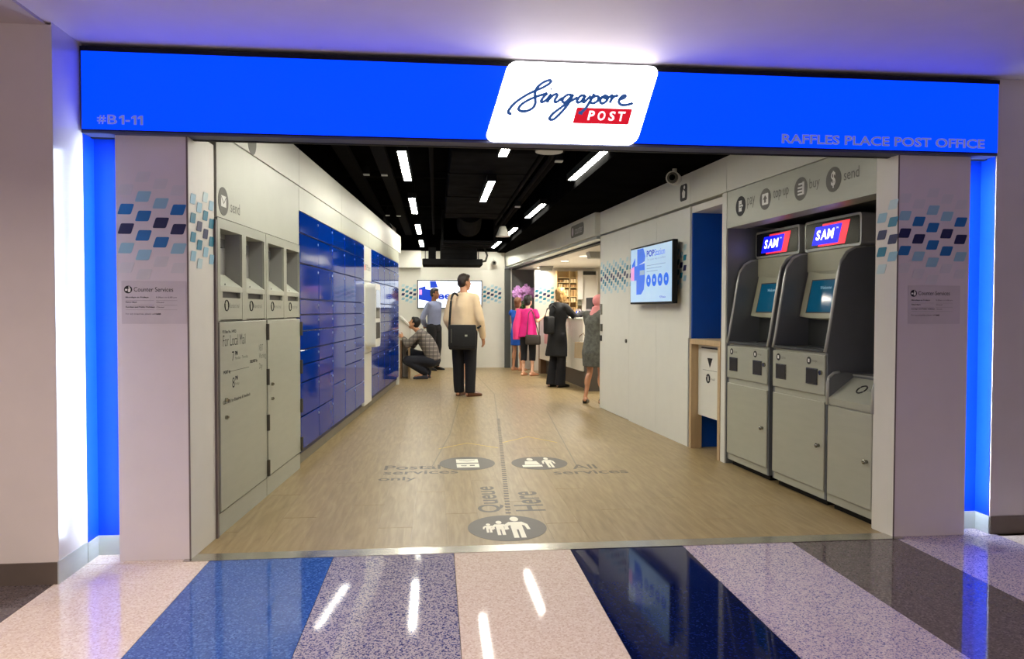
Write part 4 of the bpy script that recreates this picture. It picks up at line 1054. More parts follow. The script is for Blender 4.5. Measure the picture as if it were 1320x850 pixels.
# air conditioning
t = thing('air_duct', 'large black air duct hanging above the aisle', 'duct', (0.5, 11.0, 0))
B(-0.36, 0.46, -4.2, 0.6, 2.70, 2.98, 0.01, 1).build('duct', 'duct_black', t)
B(-0.40, 0.45, 0.9, 2.2, 2.36, 2.86, 0.02, 1).build('transition', 'duct_black', t)
for y in (-3.2, -1.6, 0.0, 0.58): B(-0.375, 0.475, y, y + 0.03, 2.69, 2.99).build('flange', 'pipe_black', t)
for y in (0.9, 1.25, 1.6, 1.95): B(-0.41, 0.46, y, y + 0.035, 2.345, 2.87).build('flange', 'pipe_black', t)
MB().cyl((0.03, 0.55, 2.80), (0.03, 0.95, 2.62), 0.2, 0.2, 20).build('flexible_joint', 'duct_black', t)
t = thing('fan_coil_unit', 'wide black air conditioning unit hanging before the back wall', 'air conditioner', (0.30, 13.9, 0))
B(-0.55, 0.56, -0.35, 0.45, 2.085, 2.20, 0.012, 2).build('tray', 'duct_black', t)
B(-0.22, 0.46, -0.30, 0.45, 2.20, 2.56, 0.01, 1).build('casing', 'duct_black', t)
B(-0.44, -0.30, -0.2, 0.2, 2.20, 2.42).build('motor_box', 'duct_black', t)
for z in (2.28, 2.36, 2.44): B(-0.20, 0.44, -0.312, -0.30, z, z + 0.02).build('louvre', 'pipe_black', t)
for x in (-0.5, 0.5): MB().cyl((x, 0.0, 2.2), (x, 0.0, 3.0), 0.008, n=6).build('hanger', 'pipe_black', t)
MB().tube([(0.50, -0.2, 2.15), (0.62, -0.25, 2.17), (0.66, -0.1, 2.28), (0.62, 0.1, 2.45)], 0.02, 8).build('drain_pipe', 'hinge_dark', t)
for i, (x, wd, z) in enumerate(((-0.95, 0.14, 2.86), (-0.58, 0.14, 2.86), (1.02, 0.05, 2.75), (1.12, 0.05, 2.75), (1.22, 0.08, 2.82), (-0.05, 0.05, 2.9))):
    t = thing('cable_tray' if wd > 0.1 else 'ceiling_pipe', ['wide black cable tray nearest the left wall', 'wide black cable tray beside the left light row', 'black ceiling pipe right of the air duct', 'black ceiling pipe second right of the air duct', 'thicker black ceiling pipe beside the right light row', 'slim black ceiling pipe left of the air duct'][i], 'pipe', (x, 9.9, z), 0)
    if wd > 0.1: MB().box(-wd / 2, wd / 2, -6.0, 6.0, 0, 0.012).box(-wd / 2, -wd / 2 + 0.01, -6, 6, 0.012, 0.06).box(wd / 2 - 0.01, wd / 2, -6, 6, 0.012, 0.06).build('tray', 'pipe_black', t)
    else: MB().cyl((0, -6, 0), (0, 6, 0), wd / 2, n=10).build('pipe', 'pipe_black', t)
    for k in range(5): B(-0.01, 0.01, -5 + 2.5 * k, -4.98 + 2.5 * k, wd / 2 + (0.0 if wd < 0.1 else -0.01), 3.0 - z).build('hanger', 'pipe_black', t)
for i, y in enumerate((5.4, 7.2, 9.4, 12.0)):
    t = thing('ceiling_beam', '%s black cross beam from the entrance under the ceiling' % ORD[i], 'beam', (0.3, y, 2.93), 0, 'black cross beams')
    MB().box(-2.2, 1.1, -0.04, 0.04, 0, 0.07).box(-2.2, 1.1, -0.06, 0.06, 0.0, 0.008).build('beam', 'pipe_black', t)
for i, (x, y) in enumerate(((-0.818, 8.853), (-0.609, 8.859), (-0.814, 12.6), (-0.631, 12.65), (1.15, 6.85), (1.10, 9.90), (1.33, 12.2))):
    t = thing('ceiling_spotlight', ['near left spotlight of the front pair left of the lights', 'near right spotlight of the front pair left of the lights', 'left spotlight of the rear pair', 'right spotlight of the rear pair', 'small spotlight near the first right strip light', 'small spotlight beside the second right strip light', 'small spotlight beside the third right strip light'][i], 'light', (x, y, 2.86 if x < 0 else 2.66), 0, 'small ceiling spotlights')
    MB().cyl((0, 0, 0.0), (0, 0, 0.09), 0.045, 0.04, 14).build('housing', 'duct_black', t)
    MB().box(-0.035, 0.035, -0.035, 0.035, -0.012, -0.001).build('lens', 'dim_lamp', t)
    MB().cyl((0, 0, 0.09), (0, 0, 0.14 if x < 0 else 0.34), 0.008, n=6).build('stem', 'pipe_black', t)
t = thing('ceiling_lamp', 'flat white ceiling lamp just inside the sign', 'light', (0.98, 6.35, 2.64), 0)
MB().cyl((0, 0, 0), (0, 0, 0.05), 0.13, 0.16, 24).build('housing', 'duct_black', t)
MB().cyl((0, 0, -0.01), (0, 0, 0.0), 0.12, n=24).build('diffuser', 'dim_lamp', t)
MB().cyl((0, 0, 0.05), (0, 0, 0.36), 0.01, n=6).build('stem', 'pipe_black', t)
t = thing('pendant_speaker', 'white bell shaped pendant hanging by the right light row', 'speaker', (0.99, 10.9, 2.36), 0)
MB().cyl((0, 0, 0), (0, 0, 0.14), 0.10, 0.045, 20).build('bell', 'cam_white', t, smooth=False)
MB().cyl((0, 0, -0.012), (0, 0, 0), 0.105, n=20).build('rim', 'cam_white', t)
MB().cyl((0, 0, 0.14), (0, 0, 0.64), 0.006, n=6).build('cord', 'pipe_black', t)
# cameras
def cctv(label, loc, rotz):
    t = thing('security_camera', label, 'camera', loc, rotz, 'security cameras')
    MB().cyl((0, 0.0, 0), (0, -0.15, -0.01), 0.055, 0.06, 18).build('body', 'cam_white', t)
    MB().cyl((0, -0.151, -0.01), (0, -0.165, -0.01), 0.05, 0.045, 18).build('lens_ring', 'hinge_dark', t)
    MB().cyl((0, -0.166, -0.01), (0, -0.172, -0.01), 0.026, n=14).build('lens', 'black_gloss', t)
    MB().cyl((0, -0.05, 0.05), (0, -0.05, 0.085), 0.02, n=10).build('mount', 'cam_white', t)
    return t
t = cctv('white security camera under the black bulkhead above the right wall', (2.13, 6.40, 2.425), R(-28))
t = cctv('white security camera on the back wall beside the air conditioner', (1.25, 15.985, 2.29), R(0))
t = thing('dome_camera', 'black dome camera under the service counter ceiling', 'camera', (2.80, 11.9, 2.14), 0)
MB().cyl((0, 0, -0.03), (0, 0, 0), 0.07, n=16).ell((0, 0, -0.05), (0.05, 0.05, 0.05), 14).build('dome', 'black_gloss', t, smooth=True)
B(-0.01, 0.25, -0.03, 0.03, -0.02, -0.001).build('bracket', 'black_matte', t)
for i, (x, y) in enumerate(((2.42, 11.0), (2.20, 14.6))):
    t = thing('ceiling_speaker', ['near square grey speaker on the service counter ceiling', 'far square grey speaker on the service counter ceiling'][i], 'speaker', (x, y, 2.14), 0, 'square ceiling speakers')
    MB().prism([(-0.13, 0.0), (0.13, 0.0), (0.10, -0.09), (-0.10, -0.09)], 'y', -0.12, 0.12).build('body', 'mail_inside', t)
    B(-0.09, 0.09, -0.1, 0.1, -0.096, -0.0905).build('grille', 'mail_grey', t)
for i, (x, y) in enumerate(((2.38, 11.7), (2.28, 12.9), (2.14, 15.0))):
    t = thing('downlight', ['near', 'middle', 'far'][i] + ' round downlight in the service counter ceiling', 'light', (x, y, 2.14), 0, 'round downlights over the counter')
    MB().cyl((0, 0, -0.008), (0, 0, -0.001), 0.09, n=20).build('trim_ring', 'service_white', t)
    MB().cyl((0, 0, -0.012), (0, 0, -0.0085), 0.07, n=20).build('lens', 'small_lamp', t)

# ================================================================== PEOPLE
def capsule(b, p0, r0, p1, r1, n=14):
    p0, p1 = Vector(p0), Vector(p1)
    if (p1 - p0).length > 1e-5: b.cyl(p0, p1, r0, r1, n)
    b.ell(p0, (r0, r0, r0), n); b.ell(p1, (r1, r1, r1), n)

def body_loft(b, rings, n=22):
    """rings: (centre, half width, half depth, side vector)"""
    out = []
    C_ = [Vector(r[0]) for r in rings]
    for i, r in enumerate(rings):
        t = (C_[min(i + 1, len(C_) - 1)] - C_[max(i - 1, 0)]).normalized()
        s = Vector(r[3]) if len(r) > 3 and r[3] is not None else Vector((1, 0, 0))
        s = (s - t * s.dot(t)).normalized(); d = t.cross(s)
        out.append([C_[i] + s * r[1] * math.cos(k * 2 * math.pi / n) + d * r[2] * math.sin(k * 2 * math.pi / n) for k in range(n)])
    n0 = len(b.bm.faces); b.bm.faces.ensure_lookup_table()
    b.loft(out); b.bm.faces.ensure_lookup_table(); b.orient_from(n0)

def fuse(b, name, m, parent, voxel=0.010, smooth=5, fold=0.0, fs=9.0, seed=0.0):
    me = bpy.data.meshes.new('tmp'); b.bm.to_mesh(me); b.bm.free()
    o = bpy.data.objects.new('tmp', me)
    md = o.modifiers.new('r', 'REMESH'); md.mode = 'VOXEL'; md.voxel_size = voxel; md.use_smooth_shade = True
    if smooth:
        sm_ = o.modifiers.new('s', 'SMOOTH'); sm_.factor = 0.5; sm_.iterations = smooth
    r = evaluated_mesh(o)
    bpy.data.meshes.remove(me)
    if fold:
        ns = [v.normal.copy() for v in r.vertices]
        for v, nv in zip(r.vertices, ns):
            q = v.co * fs; q.z *= 0.45
            v.co += nv * fold * noise.noise(q + Vector((seed, seed, 0)))
    for p in r.polygons: p.use_smooth = True
    r.materials.clear(); r.materials.append(M[m]); r.name = name
    return put(name, r, parent)

def hand(b, wrist, d, palm, H, curl=0.5, left=False):
    """d: finger direction, palm: direction the palm faces"""
    d = Vector(d).normalized(); p = Vector(palm); p = (p - d * p.dot(d)).normalized(); s = d.cross(p)
    w = Vector(wrist); k = H / 1.75
    if left: s = -s
    capsule(b, w, 0.026 * k, w + d * 0.03 * k, 0.027 * k)
    for off in (-0.022, -0.007, 0.008, 0.023):
        capsule(b, w + d * 0.02 * k + s * off * 0.8 * k, 0.013 * k, w + d * 0.085 * k + s * off * k, 0.0115 * k, 10)
    for off, ln in ((-0.029, 0.062), (-0.010, 0.076), (0.010, 0.082), (0.029, 0.072)):
        a = w + d * 0.088 * k + s * off * k
        d1 = (d + p * curl * 0.6).normalized(); m_ = a + d1 * ln * 0.5 * k
        d2 = (d + p * curl * 1.7).normalized(); e = m_ + d2 * ln * 0.5 * k
        capsule(b, a, 0.0092 * k, m_, 0.0086 * k, 8); capsule(b, m_, 0.0086 * k, e, 0.0072 * k, 8)
    a = w + d * 0.022 * k + s * 0.024 * k; m_ = a + (d * 0.5 + s * 0.75 + p * 0.35).normalized() * 0.042 * k
    e = m_ + (d * 0.8 + s * 0.3 + p * 0.35).normalized() * 0.032 * k
    capsule(b, a, 0.013 * k, m_, 0.0105 * k, 8); capsule(b, m_, 0.0105 * k, e, 0.0085 * k, 8)

def person(label, loc, yaw, H, J=None, skin='skin_tan', head_yaw=0, head_pitch=0, hair=('short', 'hair_black'), top=None, bottom=None, shoes=None, bare_legs=False, toes=(0, 0), build=1.0, female=False, curl=0.45, hand_dirs=None, side=(1, 0, 0), side_top=None, barefoot=False):
    t = thing('person', label, 'person', loc, yaw)
    j = dict(hipR=(0.052, 0, 0.515), kneeR=(0.056, 0.012, 0.285), ankR=(0.058, -0.012, 0.045), hipL=(-0.052, 0, 0.515), kneeL=(-0.056, 0.012, 0.285), ankL=(-0.058, -0.012, 0.045),
             shR=(0.108, -0.004, 0.805), elR=(0.135, -0.015, 0.625), wrR=(0.135, 0.03, 0.485), shL=(-0.108, -0.004, 0.805), elL=(-0.135, -0.015, 0.625), wrL=(-0.135, 0.03, 0.485),
             pel=(0, 0, 0.525), waist=(0, 0.003, 0.625), chest=(0, 0.004, 0.735), neck=(0, -0.006, 0.835), head=(0, 0.016, 0.928))
    if J: j.update(J)
    P = {k: Vector(v) * H for k, v in j.items()}
    sd = Vector(side); st_ = Vector(side_top or side)
    bw = build * (0.90 if female else 1.0)
    HM = Matrix.Translation(P['head']) @ Matrix.Rotation(R(head_yaw), 4, 'Z') @ Matrix.Rotation(R(-head_pitch), 4, 'X')
    hk = H * 0.93
    hp = lambda x, y, z: HM @ Vector((x * hk, y * hk, z * hk))
    hr = HM.to_3x3()
    b = MB()
    # torso under the clothes
    rings = [(P['pel'] - (P['waist'] - P['pel']).normalized() * 0.03 * H, 0.082, 0.060, sd), (P['pel'] + (P['waist'] - P['pel']) * 0.2, 0.088, 0.062, sd), (P['waist'], 0.072 if female else 0.078, 0.052, sd), (P['chest'], 0.084 if female else 0.092, 0.062, st_), (P['chest'] * 0.40 + P['neck'] * 0.60, 0.074, 0.044, st_), (P['neck'], 0.034, 0.032, st_)]
    body_loft(b, [(c, a * H * bw * 0.94, d * H * bw * 0.94, s) for c, a, d, s in rings])
    capsule(b, P['neck'] - Vector((0, 0, 0.01 * H)), 0.031 * H * bw, hp(0, -0.014, -0.035), 0.029 * H * bw)
    b.ell(hp(0, -0.006, 0.020), (0.0435 * hk, 0.055 * hk, 0.057 * hk), 20, hr)
    b.ell(hp(0, 0.012, -0.018), (0.038 * hk, 0.040 * hk, 0.050 * hk), 18, hr)
    b.ell(hp(0, 0.026, -0.050), (0.021 * hk, 0.020 * hk, 0.017 * hk), 12, hr)
    capsule(b, hp(0, 0.047, 0.012), 0.0045 * hk, hp(0, 0.060, -0.013), 0.0075 * hk, 8)
    for s in (-1, 1):
        b.ell(hp(0.044 * s, -0.006, -0.004), (0.006 * hk, 0.012 * hk, 0.019 * hk), 10, hr)
        b.ell(hp(0.0215 * s, 0.012, -0.016), (0.016 * hk, 0.032 * hk, 0.016 * hk), 10, hr)
    for s in 'RL':
        shi = P['sh' + s].lerp(P['neck'], 0.12) - (P['neck'] - P['chest']).normalized() * 0.012 * H
        capsule(b, shi, 0.027 * H * bw, P['el' + s], 0.023 * H * bw); capsule(b, P['el' + s], 0.0235 * H * bw, P['wr' + s], 0.0155 * H * bw)
        d = P['wr' + s] - P['el' + s]
        hd = (hand_dirs or {}).get(s)
        if hd: hand(b, P['wr' + s], hd[0], hd[1], H, hd[2] if len(hd) > 2 else curl, s == 'L')
        else: hand(b, P['wr' + s], d, Vector((-1 if s == 'R' else 1, 0.3, 0)), H, curl, s == 'L')
        hip, kn, an = P['hip' + s], P['knee' + s], P['ank' + s]
        capsule(b, hip, 0.047 * H * bw, kn, 0.030 * H * bw)
        capsule(b, kn, 0.030 * H * bw, an, 0.0185 * H * bw)
        cv = kn * 0.68 + an * 0.32; back = Vector((0, -0.010 * H, 0))
        if s in 'RL':
            ax = (kn - an).normalized(); q = ax.to_track_quat('Z', 'Y').to_matrix()
            b.ell(cv + back, (0.030 * H * bw, 0.032 * H * bw, 0.070 * H), 14, q)
        ta = R(toes[0] if s == 'R' else toes[1]); td = Vector((math.sin(ta), math.cos(ta), 0))
        base = Vector((an.x, an.y, an.z - 0.045 * H))
        heel = base - td * 0.022 * H + Vector((0, 0, 0.020 * H)); mid = base + td * 0.045 * H + Vector((0, 0, 0.019 * H)); tip = base + td * 0.098 * H + Vector((0, 0, 0.0125 * H))
        capsule(b, heel, 0.019 * H, mid, 0.0215 * H); capsule(b, mid, 0.0215 * H, tip, 0.012 * H); capsule(b, an, 0.0185 * H, mid, 0.018 * H)
    fuse(b, 'body', skin, t, 0.0075, 3)
    # face
    for s in (-1, 1):
        MB().ell(hp(0.0175 * s, 0.0445, 0.006), (0.0062 * hk, 0.004 * hk, 0.0036 * hk), 10, hr).build('eye', 'eye_dark', t, smooth=True)
        MB().ell(hp(0.0185 * s, 0.0465, 0.0175), (0.011 * hk, 0.004 * hk, 0.0023 * hk), 8, hr).build('eyebrow', hair[1] if hair[0] != 'scarf' else 'hair_black', t, smooth=True)
    MB().ell(hp(0, 0.049, -0.037), (0.0135 * hk, 0.006 * hk, 0.0042 * hk), 10, hr).build('mouth', 'lip', t, smooth=True)
    return t, P, hp, hr, hk, bw, rings

def hair_short(t, hp, hr, hk, m, full=1.0):
    b = MB()
    b.ell(hp(0, -0.012, 0.026), (0.0475 * hk * full, 0.0575 * hk * full, 0.058 * hk * full), 20, hr)
    b.ell(hp(0, -0.030, 0.000), (0.044 * hk * full, 0.036 * hk, 0.045 * hk), 18, hr)
    b.ell(hp(0, 0.022, 0.056), (0.036 * hk, 0.028 * hk, 0.019 * hk), 14, hr)
    return b
def cut_face(o_, hp, hk, hr, y0, z0):
    """drop hair in front of the face: remove vertices inside the face box"""
    inv = hr.inverted(); c = hp(0, 0, 0)
    bm = bmesh.new(); bm.from_mesh(o_.data)
    kill = []
    for v in bm.verts:
        q = inv @ (v.co - c)
        if q.y > y0 * hk and q.z < z0 * hk: kill.append(v)
    bmesh.ops.delete(bm, geom=kill, context='VERTS'); bm.to_mesh(o_.data); bm.free()

def sleeve(b, P, s, H, bw, r0=0.040, r1=0.030, r2=0.024, to=1.0):
    sh = P['sh' + s].lerp(P['neck'], 0.10) - (P['neck'] - P['chest']).normalized() * 0.010 * H
    capsule(b, sh, r0 * 0.92 * H * bw, P['el' + s], r1 * H * bw)
    capsule(b, sh, r0 * 0.90 * H * bw, P['neck'].lerp(sh, 0.35) - (P['neck'] - P['chest']).normalized() * 0.012 * H, 0.034 * H * bw)
    capsule(b, sh, r0 * 0.92 * H * bw, P['chest'].lerp(sh, 0.45), 0.052 * H * bw)
    if to > 0:
        e = P['el' + s].lerp(P['wr' + s], to * 0.97)
        capsule(b, P['el' + s], r1 * H * bw, e, r2 * H * bw)

def trousers(t, P, H, bw, m, r=(0.064, 0.046, 0.036), low=0.0, sd=(1, 0, 0), fold=0.010, stop=1.0):
    b = MB()
    up_ = (P['waist'] - P['pel']).normalized()
    body_loft(b, [(P['pel'] - up_ * 0.05 * H, 0.070 * H * bw, 0.062 * H * bw, sd), (P['pel'] - up_ * 0.01 * H, 0.098 * H * bw, 0.073 * H * bw, sd), (P['pel'] + up_ * 0.035 * H, 0.094 * H * bw, 0.068 * H * bw, sd), (P['pel'] + up_ * 0.075 * H, 0.086 * H * bw, 0.062 * H * bw, sd)])
    for s in 'RL':
        capsule(b, P['hip' + s], r[0] * H * bw, P['knee' + s], r[1] * H * bw)
        e = P['knee' + s].lerp(P['ank' + s], stop) + Vector((0, 0, low * H))
        b.cyl(P['knee' + s], e, r[1] * H * bw, r[2] * H * bw, 16); b.ell(P['knee' + s], (r[1] * H * bw,) * 3, 14)
    return fuse(b, 'trousers', m, t, 0.010, 4, fold, 7.0, 3.1)

def shoe(t, P, s, H, m, ang, heel=0.0, k=1.0, z=None):
    an = P['ank' + s]; td = Vector((math.sin(R(ang)), math.cos(R(ang)), 0)); sx = Vector((td.y, -td.x, 0))
    base = Vector((an.x, an.y, 0 if z is None else z))
    b = MB()
    L0 = [(-0.034, 0.016, 0.020, 0.026), (-0.026, 0.021, 0.026, 0.030), (0.0, 0.022, 0.030, 0.034), (0.03, 0.0235, 0.022, 0.025), (0.065, 0.026, 0.018, 0.019), (0.095, 0.022, 0.014, 0.014), (0.113, 0.010, 0.010, 0.010)]
    rings = []
    for y, w, zc, h in L0:
        c = base + td * y * H * k + Vector((0, 0, zc * H * 0.9 * k))
        rings.append([c + sx * w * H * k * math.cos(q * math.pi / 7) + Vector((0, 0, max(-zc, -h) * 0.9 * H * k * 0.98 if math.sin(q * math.pi / 7) < -0.4 else h * H * k * math.sin(q * math.pi / 7) * (1.0 if math.sin(q * math.pi / 7) > 0 else zc / h))) for q in range(14)])
    b.loft(rings); b.bm.faces.ensure_lookup_table(); b.orient_from(0)
    return fuse(b, 'shoe', m, t, 0.006, 3)

# -- man with the shoulder bag, in the middle of the floor
AX, AY = 0.405, 10.66
t, P, hp, hr, hk, bw, rings = person('man in a cream shirt with a black messenger bag, standing with his back to us', (AX, AY, 0), R(-22), 1.78, skin='skin_tan', head_yaw=-38, head_pitch=-2,
    J=dict(elL=(-0.140, -0.02, 0.625), wrL=(-0.118, 0.055, 0.50), elR=(0.142, -0.01, 0.625), wrR=(0.146, 0.045, 0.485), ankR=(0.054, 0.0, 0.045), ankL=(-0.052, 0.03, 0.045), kneeR=(0.053, 0.01, 0.285), kneeL=(-0.053, 0.01, 0.285)), hair=('short', 'hair_dark'), toes=(38, 4))
H = 1.78
b = hair_short(t, hp, hr, hk, 'hair_dark'); o = fuse(b, 'hair', 'hair_dark', t, 0.008, 2, 0.004, 60); cut_face(o, hp, hk, hr, 0.020, 0.036)
b = MB()
body_loft(b, [(P['pel'] - Vector((0, 0, 0.02 * H)), 0.106 * H, 0.082 * H), (P['pel'] + Vector((0, 0, 0.05 * H)), 0.104 * H, 0.080 * H), (P['waist'], 0.103 * H, 0.076 * H), (P['chest'], 0.110 * H, 0.080 * H), (P['chest'].lerp(P['neck'], 0.55), 0.104 * H, 0.062 * H), (P['neck'] - Vector((0, 0, 0.012 * H)), 0.055 * H, 0.046 * H), (P['neck'] + Vector((0, 0, 0.016 * H)), 0.040 * H, 0.038 * H)])
for s in 'RL': sleeve(b, P, s, H, 1.0, 0.044, 0.036, 0.028, 0.98)
fuse(b, 'shirt', 'shirt_beige', t, 0.011, 12, 0.016, 8, 1.3)
trousers(t, P, H, 1.0, 'trouser_black', (0.062, 0.050, 0.041), -0.016)
for s, a in (('R', 38), ('L', 4)): shoe(t, P, s, H, 'shoe_brown', a)
t = thing('messenger_bag', 'black messenger bag hanging behind the man in the cream shirt', 'bag', (AX - 0.03, AY - 0.215, 0.69), R(-8))
MB().box(-0.195, 0.195, -0.055, 0.045, 0.0, 0.35, 0.03, 3).build('pouch', 'bag_black', t, smooth=True)
MB().box(-0.198, 0.198, -0.065, -0.035, 0.04, 0.356, 0.014, 3).build('flap', 'bag_black', t, smooth=True)
B(0.04, 0.075, -0.068, -0.064, 0.19, 0.215).build('badge', 'mail_grey', t)
B(-0.16, -0.145, -0.068, -0.062, 0.10, 0.30).build('buckle_strap', 'hinge_dark', t)
pts = [(-0.19, -0.01, 0.30), (-0.175, -0.045, 0.45), (-0.165, -0.035, 0.62), (-0.155, 0.005, 0.745), (-0.13, 0.09, 0.802), (-0.085, 0.18, 0.775), (0.0, 0.34, 0.66), (0.12, 0.385, 0.52), (0.21, 0.33, 0.42), (0.262, 0.19, 0.36), (0.215, 0.05, 0.31)]
pts = [Vector(p) for p in pts]
sm = []
for i in range(len(pts) - 1):
    a_, b_, c_, d_ = pts[max(i - 1, 0)], pts[i], pts[i + 1], pts[min(i + 2, len(pts) - 1)]
    for k in range(4):
        q = k / 4; sm.append(0.5 * (2 * b_ + (c_ - a_) * q + (2 * a_ - 5 * b_ + 4 * c_ - d_) * q * q + (3 * b_ - a_ - 3 * c_ + d_) * q ** 3))
MB().tube(sm + [pts[-1]], 0.016, 8).build('strap', 'bag_black', t, smooth=True)

# -- companion almost hidden in front of him
t, P, hp, hr, hk, bw, rings = person('person almost hidden beyond the man in the cream shirt, pale shoes', (0.40, 11.66, 0), R(-70), 1.56, skin='skin_light', female=True, hair=('short', 'hair_black'), toes=(8, -8))
H = 1.56
o = fuse(hair_short(t, hp, hr, hk, 'hair_black'), 'hair', 'hair_black', t, 0.009, 2); cut_face(o, hp, hk, hr, 0.020, 0.036)
b = MB()
body_loft(b, [(Vector((0, 0, 0.26 * H)), 0.11 * H, 0.085 * H), (P['pel'], 0.094 * H, 0.072 * H), (P['waist'], 0.080 * H, 0.060 * H), (P['chest'], 0.088 * H, 0.070 * H), (P['chest'].lerp(P['neck'], 0.6), 0.084 * H, 0.052 * H), (P['neck'], 0.042 * H, 0.040 * H)])
for s in 'RL': sleeve(b, P, s, H, 0.9, 0.040, 0.032, 0.0, 0)
fuse(b, 'dress', 'blouse_pale', t, 0.012, 4, 0.010, 8)
for s, a in (('R', 8), ('L', -8)): shoe(t, P, s, H, 'shoe_light', a)

# -- man standing by the back screen, hands behind his back
t, P, hp, hr, hk, bw, rings = person('man in a blue grey shirt standing before the back screen, hands behind his back', (-0.04, 15.35, 0), R(-128), 1.71, skin='skin_brown', head_yaw=18,
    J=dict(elL=(-0.150, -0.065, 0.635), wrL=(-0.03, -0.105, 0.545), elR=(0.150, -0.065, 0.635), wrR=(0.03, -0.11, 0.535)), hand_dirs={'L': ((0.9, 0, -0.2), (0, -1, 0)), 'R': ((-0.9, 0, -0.2), (0, -1, 0))}, toes=(12, -12))
H = 1.71
o = fuse(hair_short(t, hp, hr, hk, 'hair_black'), 'hair', 'hair_black', t, 0.008, 2, 0.004, 60); cut_face(o, hp, hk, hr, 0.018, 0.036)
b = MB()
body_loft(b, [(P['pel'] + Vector((0, 0, 0.03 * H)), 0.097 * H, 0.072 * H), (P['waist'], 0.096 * H, 0.072 * H), (P['chest'], 0.104 * H, 0.076 * H), (P['chest'].lerp(P['neck'], 0.55), 0.100 * H, 0.060 * H), (P['neck'] - Vector((0, 0, 0.012 * H)), 0.054 * H, 0.045 * H), (P['neck'] + Vector((0, 0, 0.014 * H)), 0.040 * H, 0.037 * H)])
for s in 'RL': sleeve(b, P, s, H, 1.0, 0.042, 0.034, 0.027, 0.95)
fuse(b, 'shirt', 'shirt_blue', t, 0.011, 12, 0.014, 8, 4.2)
trousers(t, P, H, 1.0, 'trouser_black')
for s, a in (('R', 12), ('L', -12)): shoe(t, P, s, H, 'shoe_black', a)

# -- crouching man at the writing stand (faces local +y, turned to the left of the picture)
t, P, hp, hr, hk, bw, rings = person('man in a grey plaid shirt crouching at the writing stand', (-0.20, 13.50, 0), R(82), 1.72, skin='skin_tan', head_yaw=-4, head_pitch=-22,
    J=dict(pel=(0, -0.085, 0.200), waist=(0, -0.062, 0.295), chest=(0, 0.005, 0.415), neck=(0, 0.062, 0.505), head=(0, 0.118, 0.585),
           hipR=(0.052, -0.075, 0.185), kneeR=(0.085, 0.165, 0.265), ankR=(0.075, -0.015, 0.045), hipL=(-0.052, -0.075, 0.185), kneeL=(-0.075, 0.175, 0.195), ankL=(-0.065, -0.005, 0.060),
           shR=(0.105, 0.055, 0.478), elR=(0.125, 0.150, 0.345), wrR=(0.055, 0.225, 0.440), shL=(-0.105, 0.060, 0.480), elL=(-0.120, 0.165, 0.365), wrL=(-0.04, 0.232, 0.445)),
    hand_dirs={'R': ((-0.1, 0.8, 0.35), (-0.9, 0.1, -0.2), 0.9), 'L': ((0.1, 0.8, 0.35), (0.9, 0.1, -0.2), 0.9)}, hair=('short', 'hair_black'), toes=(10, -6))
H = 1.72
o = fuse(hair_short(t, hp, hr, hk, 'hair_black', 1.03), 'hair', 'hair_black', t, 0.008, 2, 0.004, 60); cut_face(o, hp, hk, hr, 0.020, 0.034)
b = MB()
body_loft(b, [(P['pel'] + Vector((0, -0.012, -0.02)), 0.108 * H, 0.088 * H), (P['waist'], 0.106 * H, 0.084 * H), (P['chest'], 0.108 * H, 0.080 * H), (P['chest'].lerp(P['neck'], 0.6), 0.102 * H, 0.060 * H), (P['neck'] - Vector((0, 0.012, 0.01)), 0.056 * H, 0.046 * H), (P['neck'] + Vector((0, 0.012, 0.014)), 0.040 * H, 0.038 * H)])
for s in 'RL': sleeve(b, P, s, H, 1.0, 0.044, 0.036, 0.028, 0.80)
fuse(b, 'shirt', 'plaid', t, 0.011, 10, 0.016, 8, 2.2)
b = MB()
body_loft(b, [(P['pel'] + Vector((0, -0.03, -0.115)), 0.060 * H, 0.055 * H), (P['pel'] + Vector((0, -0.008, -0.05)), 0.104 * H, 0.085 * H), (P['pel'] + Vector((0, 0.01, 0.03)), 0.100 * H, 0.080 * H), (P['pel'] + Vector((0, 0.02, 0.10)), 0.09 * H, 0.07 * H)])
for s in 'RL':
    capsule(b, P['hip' + s], 0.066 * H, P['knee' + s], 0.054 * H); capsule(b, P['knee' + s], 0.054 * H, P['ank' + s] + Vector((0, 0, 0.03)), 0.044 * H)
fuse(b, 'trousers', 'trouser_navy', t, 0.011, 5, 0.014, 8, 5)
for s, a, z in (('R', 10, 0), ('L', -6, 0.0)):
    shoe(t, P, s, H, 'sneaker', a, k=1.06, z=z)
for s, a in (('R', 10),):
    an = P['ank' + s]; b = MB()
    for k in range(3): b.box(an.x + 0.036, an.x + 0.044, an.y - 0.03 + 0.045 * k, an.y - 0.012 + 0.045 * k, 0.03, 0.07)
    b.build('shoe_stripe', 'sole_white', t)['kind'] = 'stuff'

# -- woman in the long black coat at the counter
t, P, hp, hr, hk, bw, rings = person('blond woman in a long black coat reaching over the white counter', (1.965, 11.83, 0), R(-58), 1.645, skin='skin_light', female=True, head_yaw=-6, head_pitch=-14,
    J=dict(neck=(0, 0.018, 0.832), head=(0, 0.056, 0.918), chest=(0, 0.010, 0.735), shR=(0.100, 0.035, 0.800), elR=(0.118, 0.150, 0.690), wrR=(0.095, 0.262, 0.735), shL=(-0.100, 0.018, 0.800), elL=(-0.120, 0.085, 0.655), wrL=(-0.075, 0.20, 0.705), ankR=(0.05, 0.0, 0.045), ankL=(-0.05, -0.03, 0.045)),
    hand_dirs={'R': ((-0.1, 1, 0.05), (-0.3, 0, -1)), 'L': ((0.2, 1, 0.0), (0.3, 0, -1))}, hair=('long', 'hair_blond'), toes=(6, -4))
H = 1.645
b = MB()
b.ell(hp(0, -0.010, 0.026), (0.049 * hk, 0.059 * hk, 0.060 * hk), 20, hr)
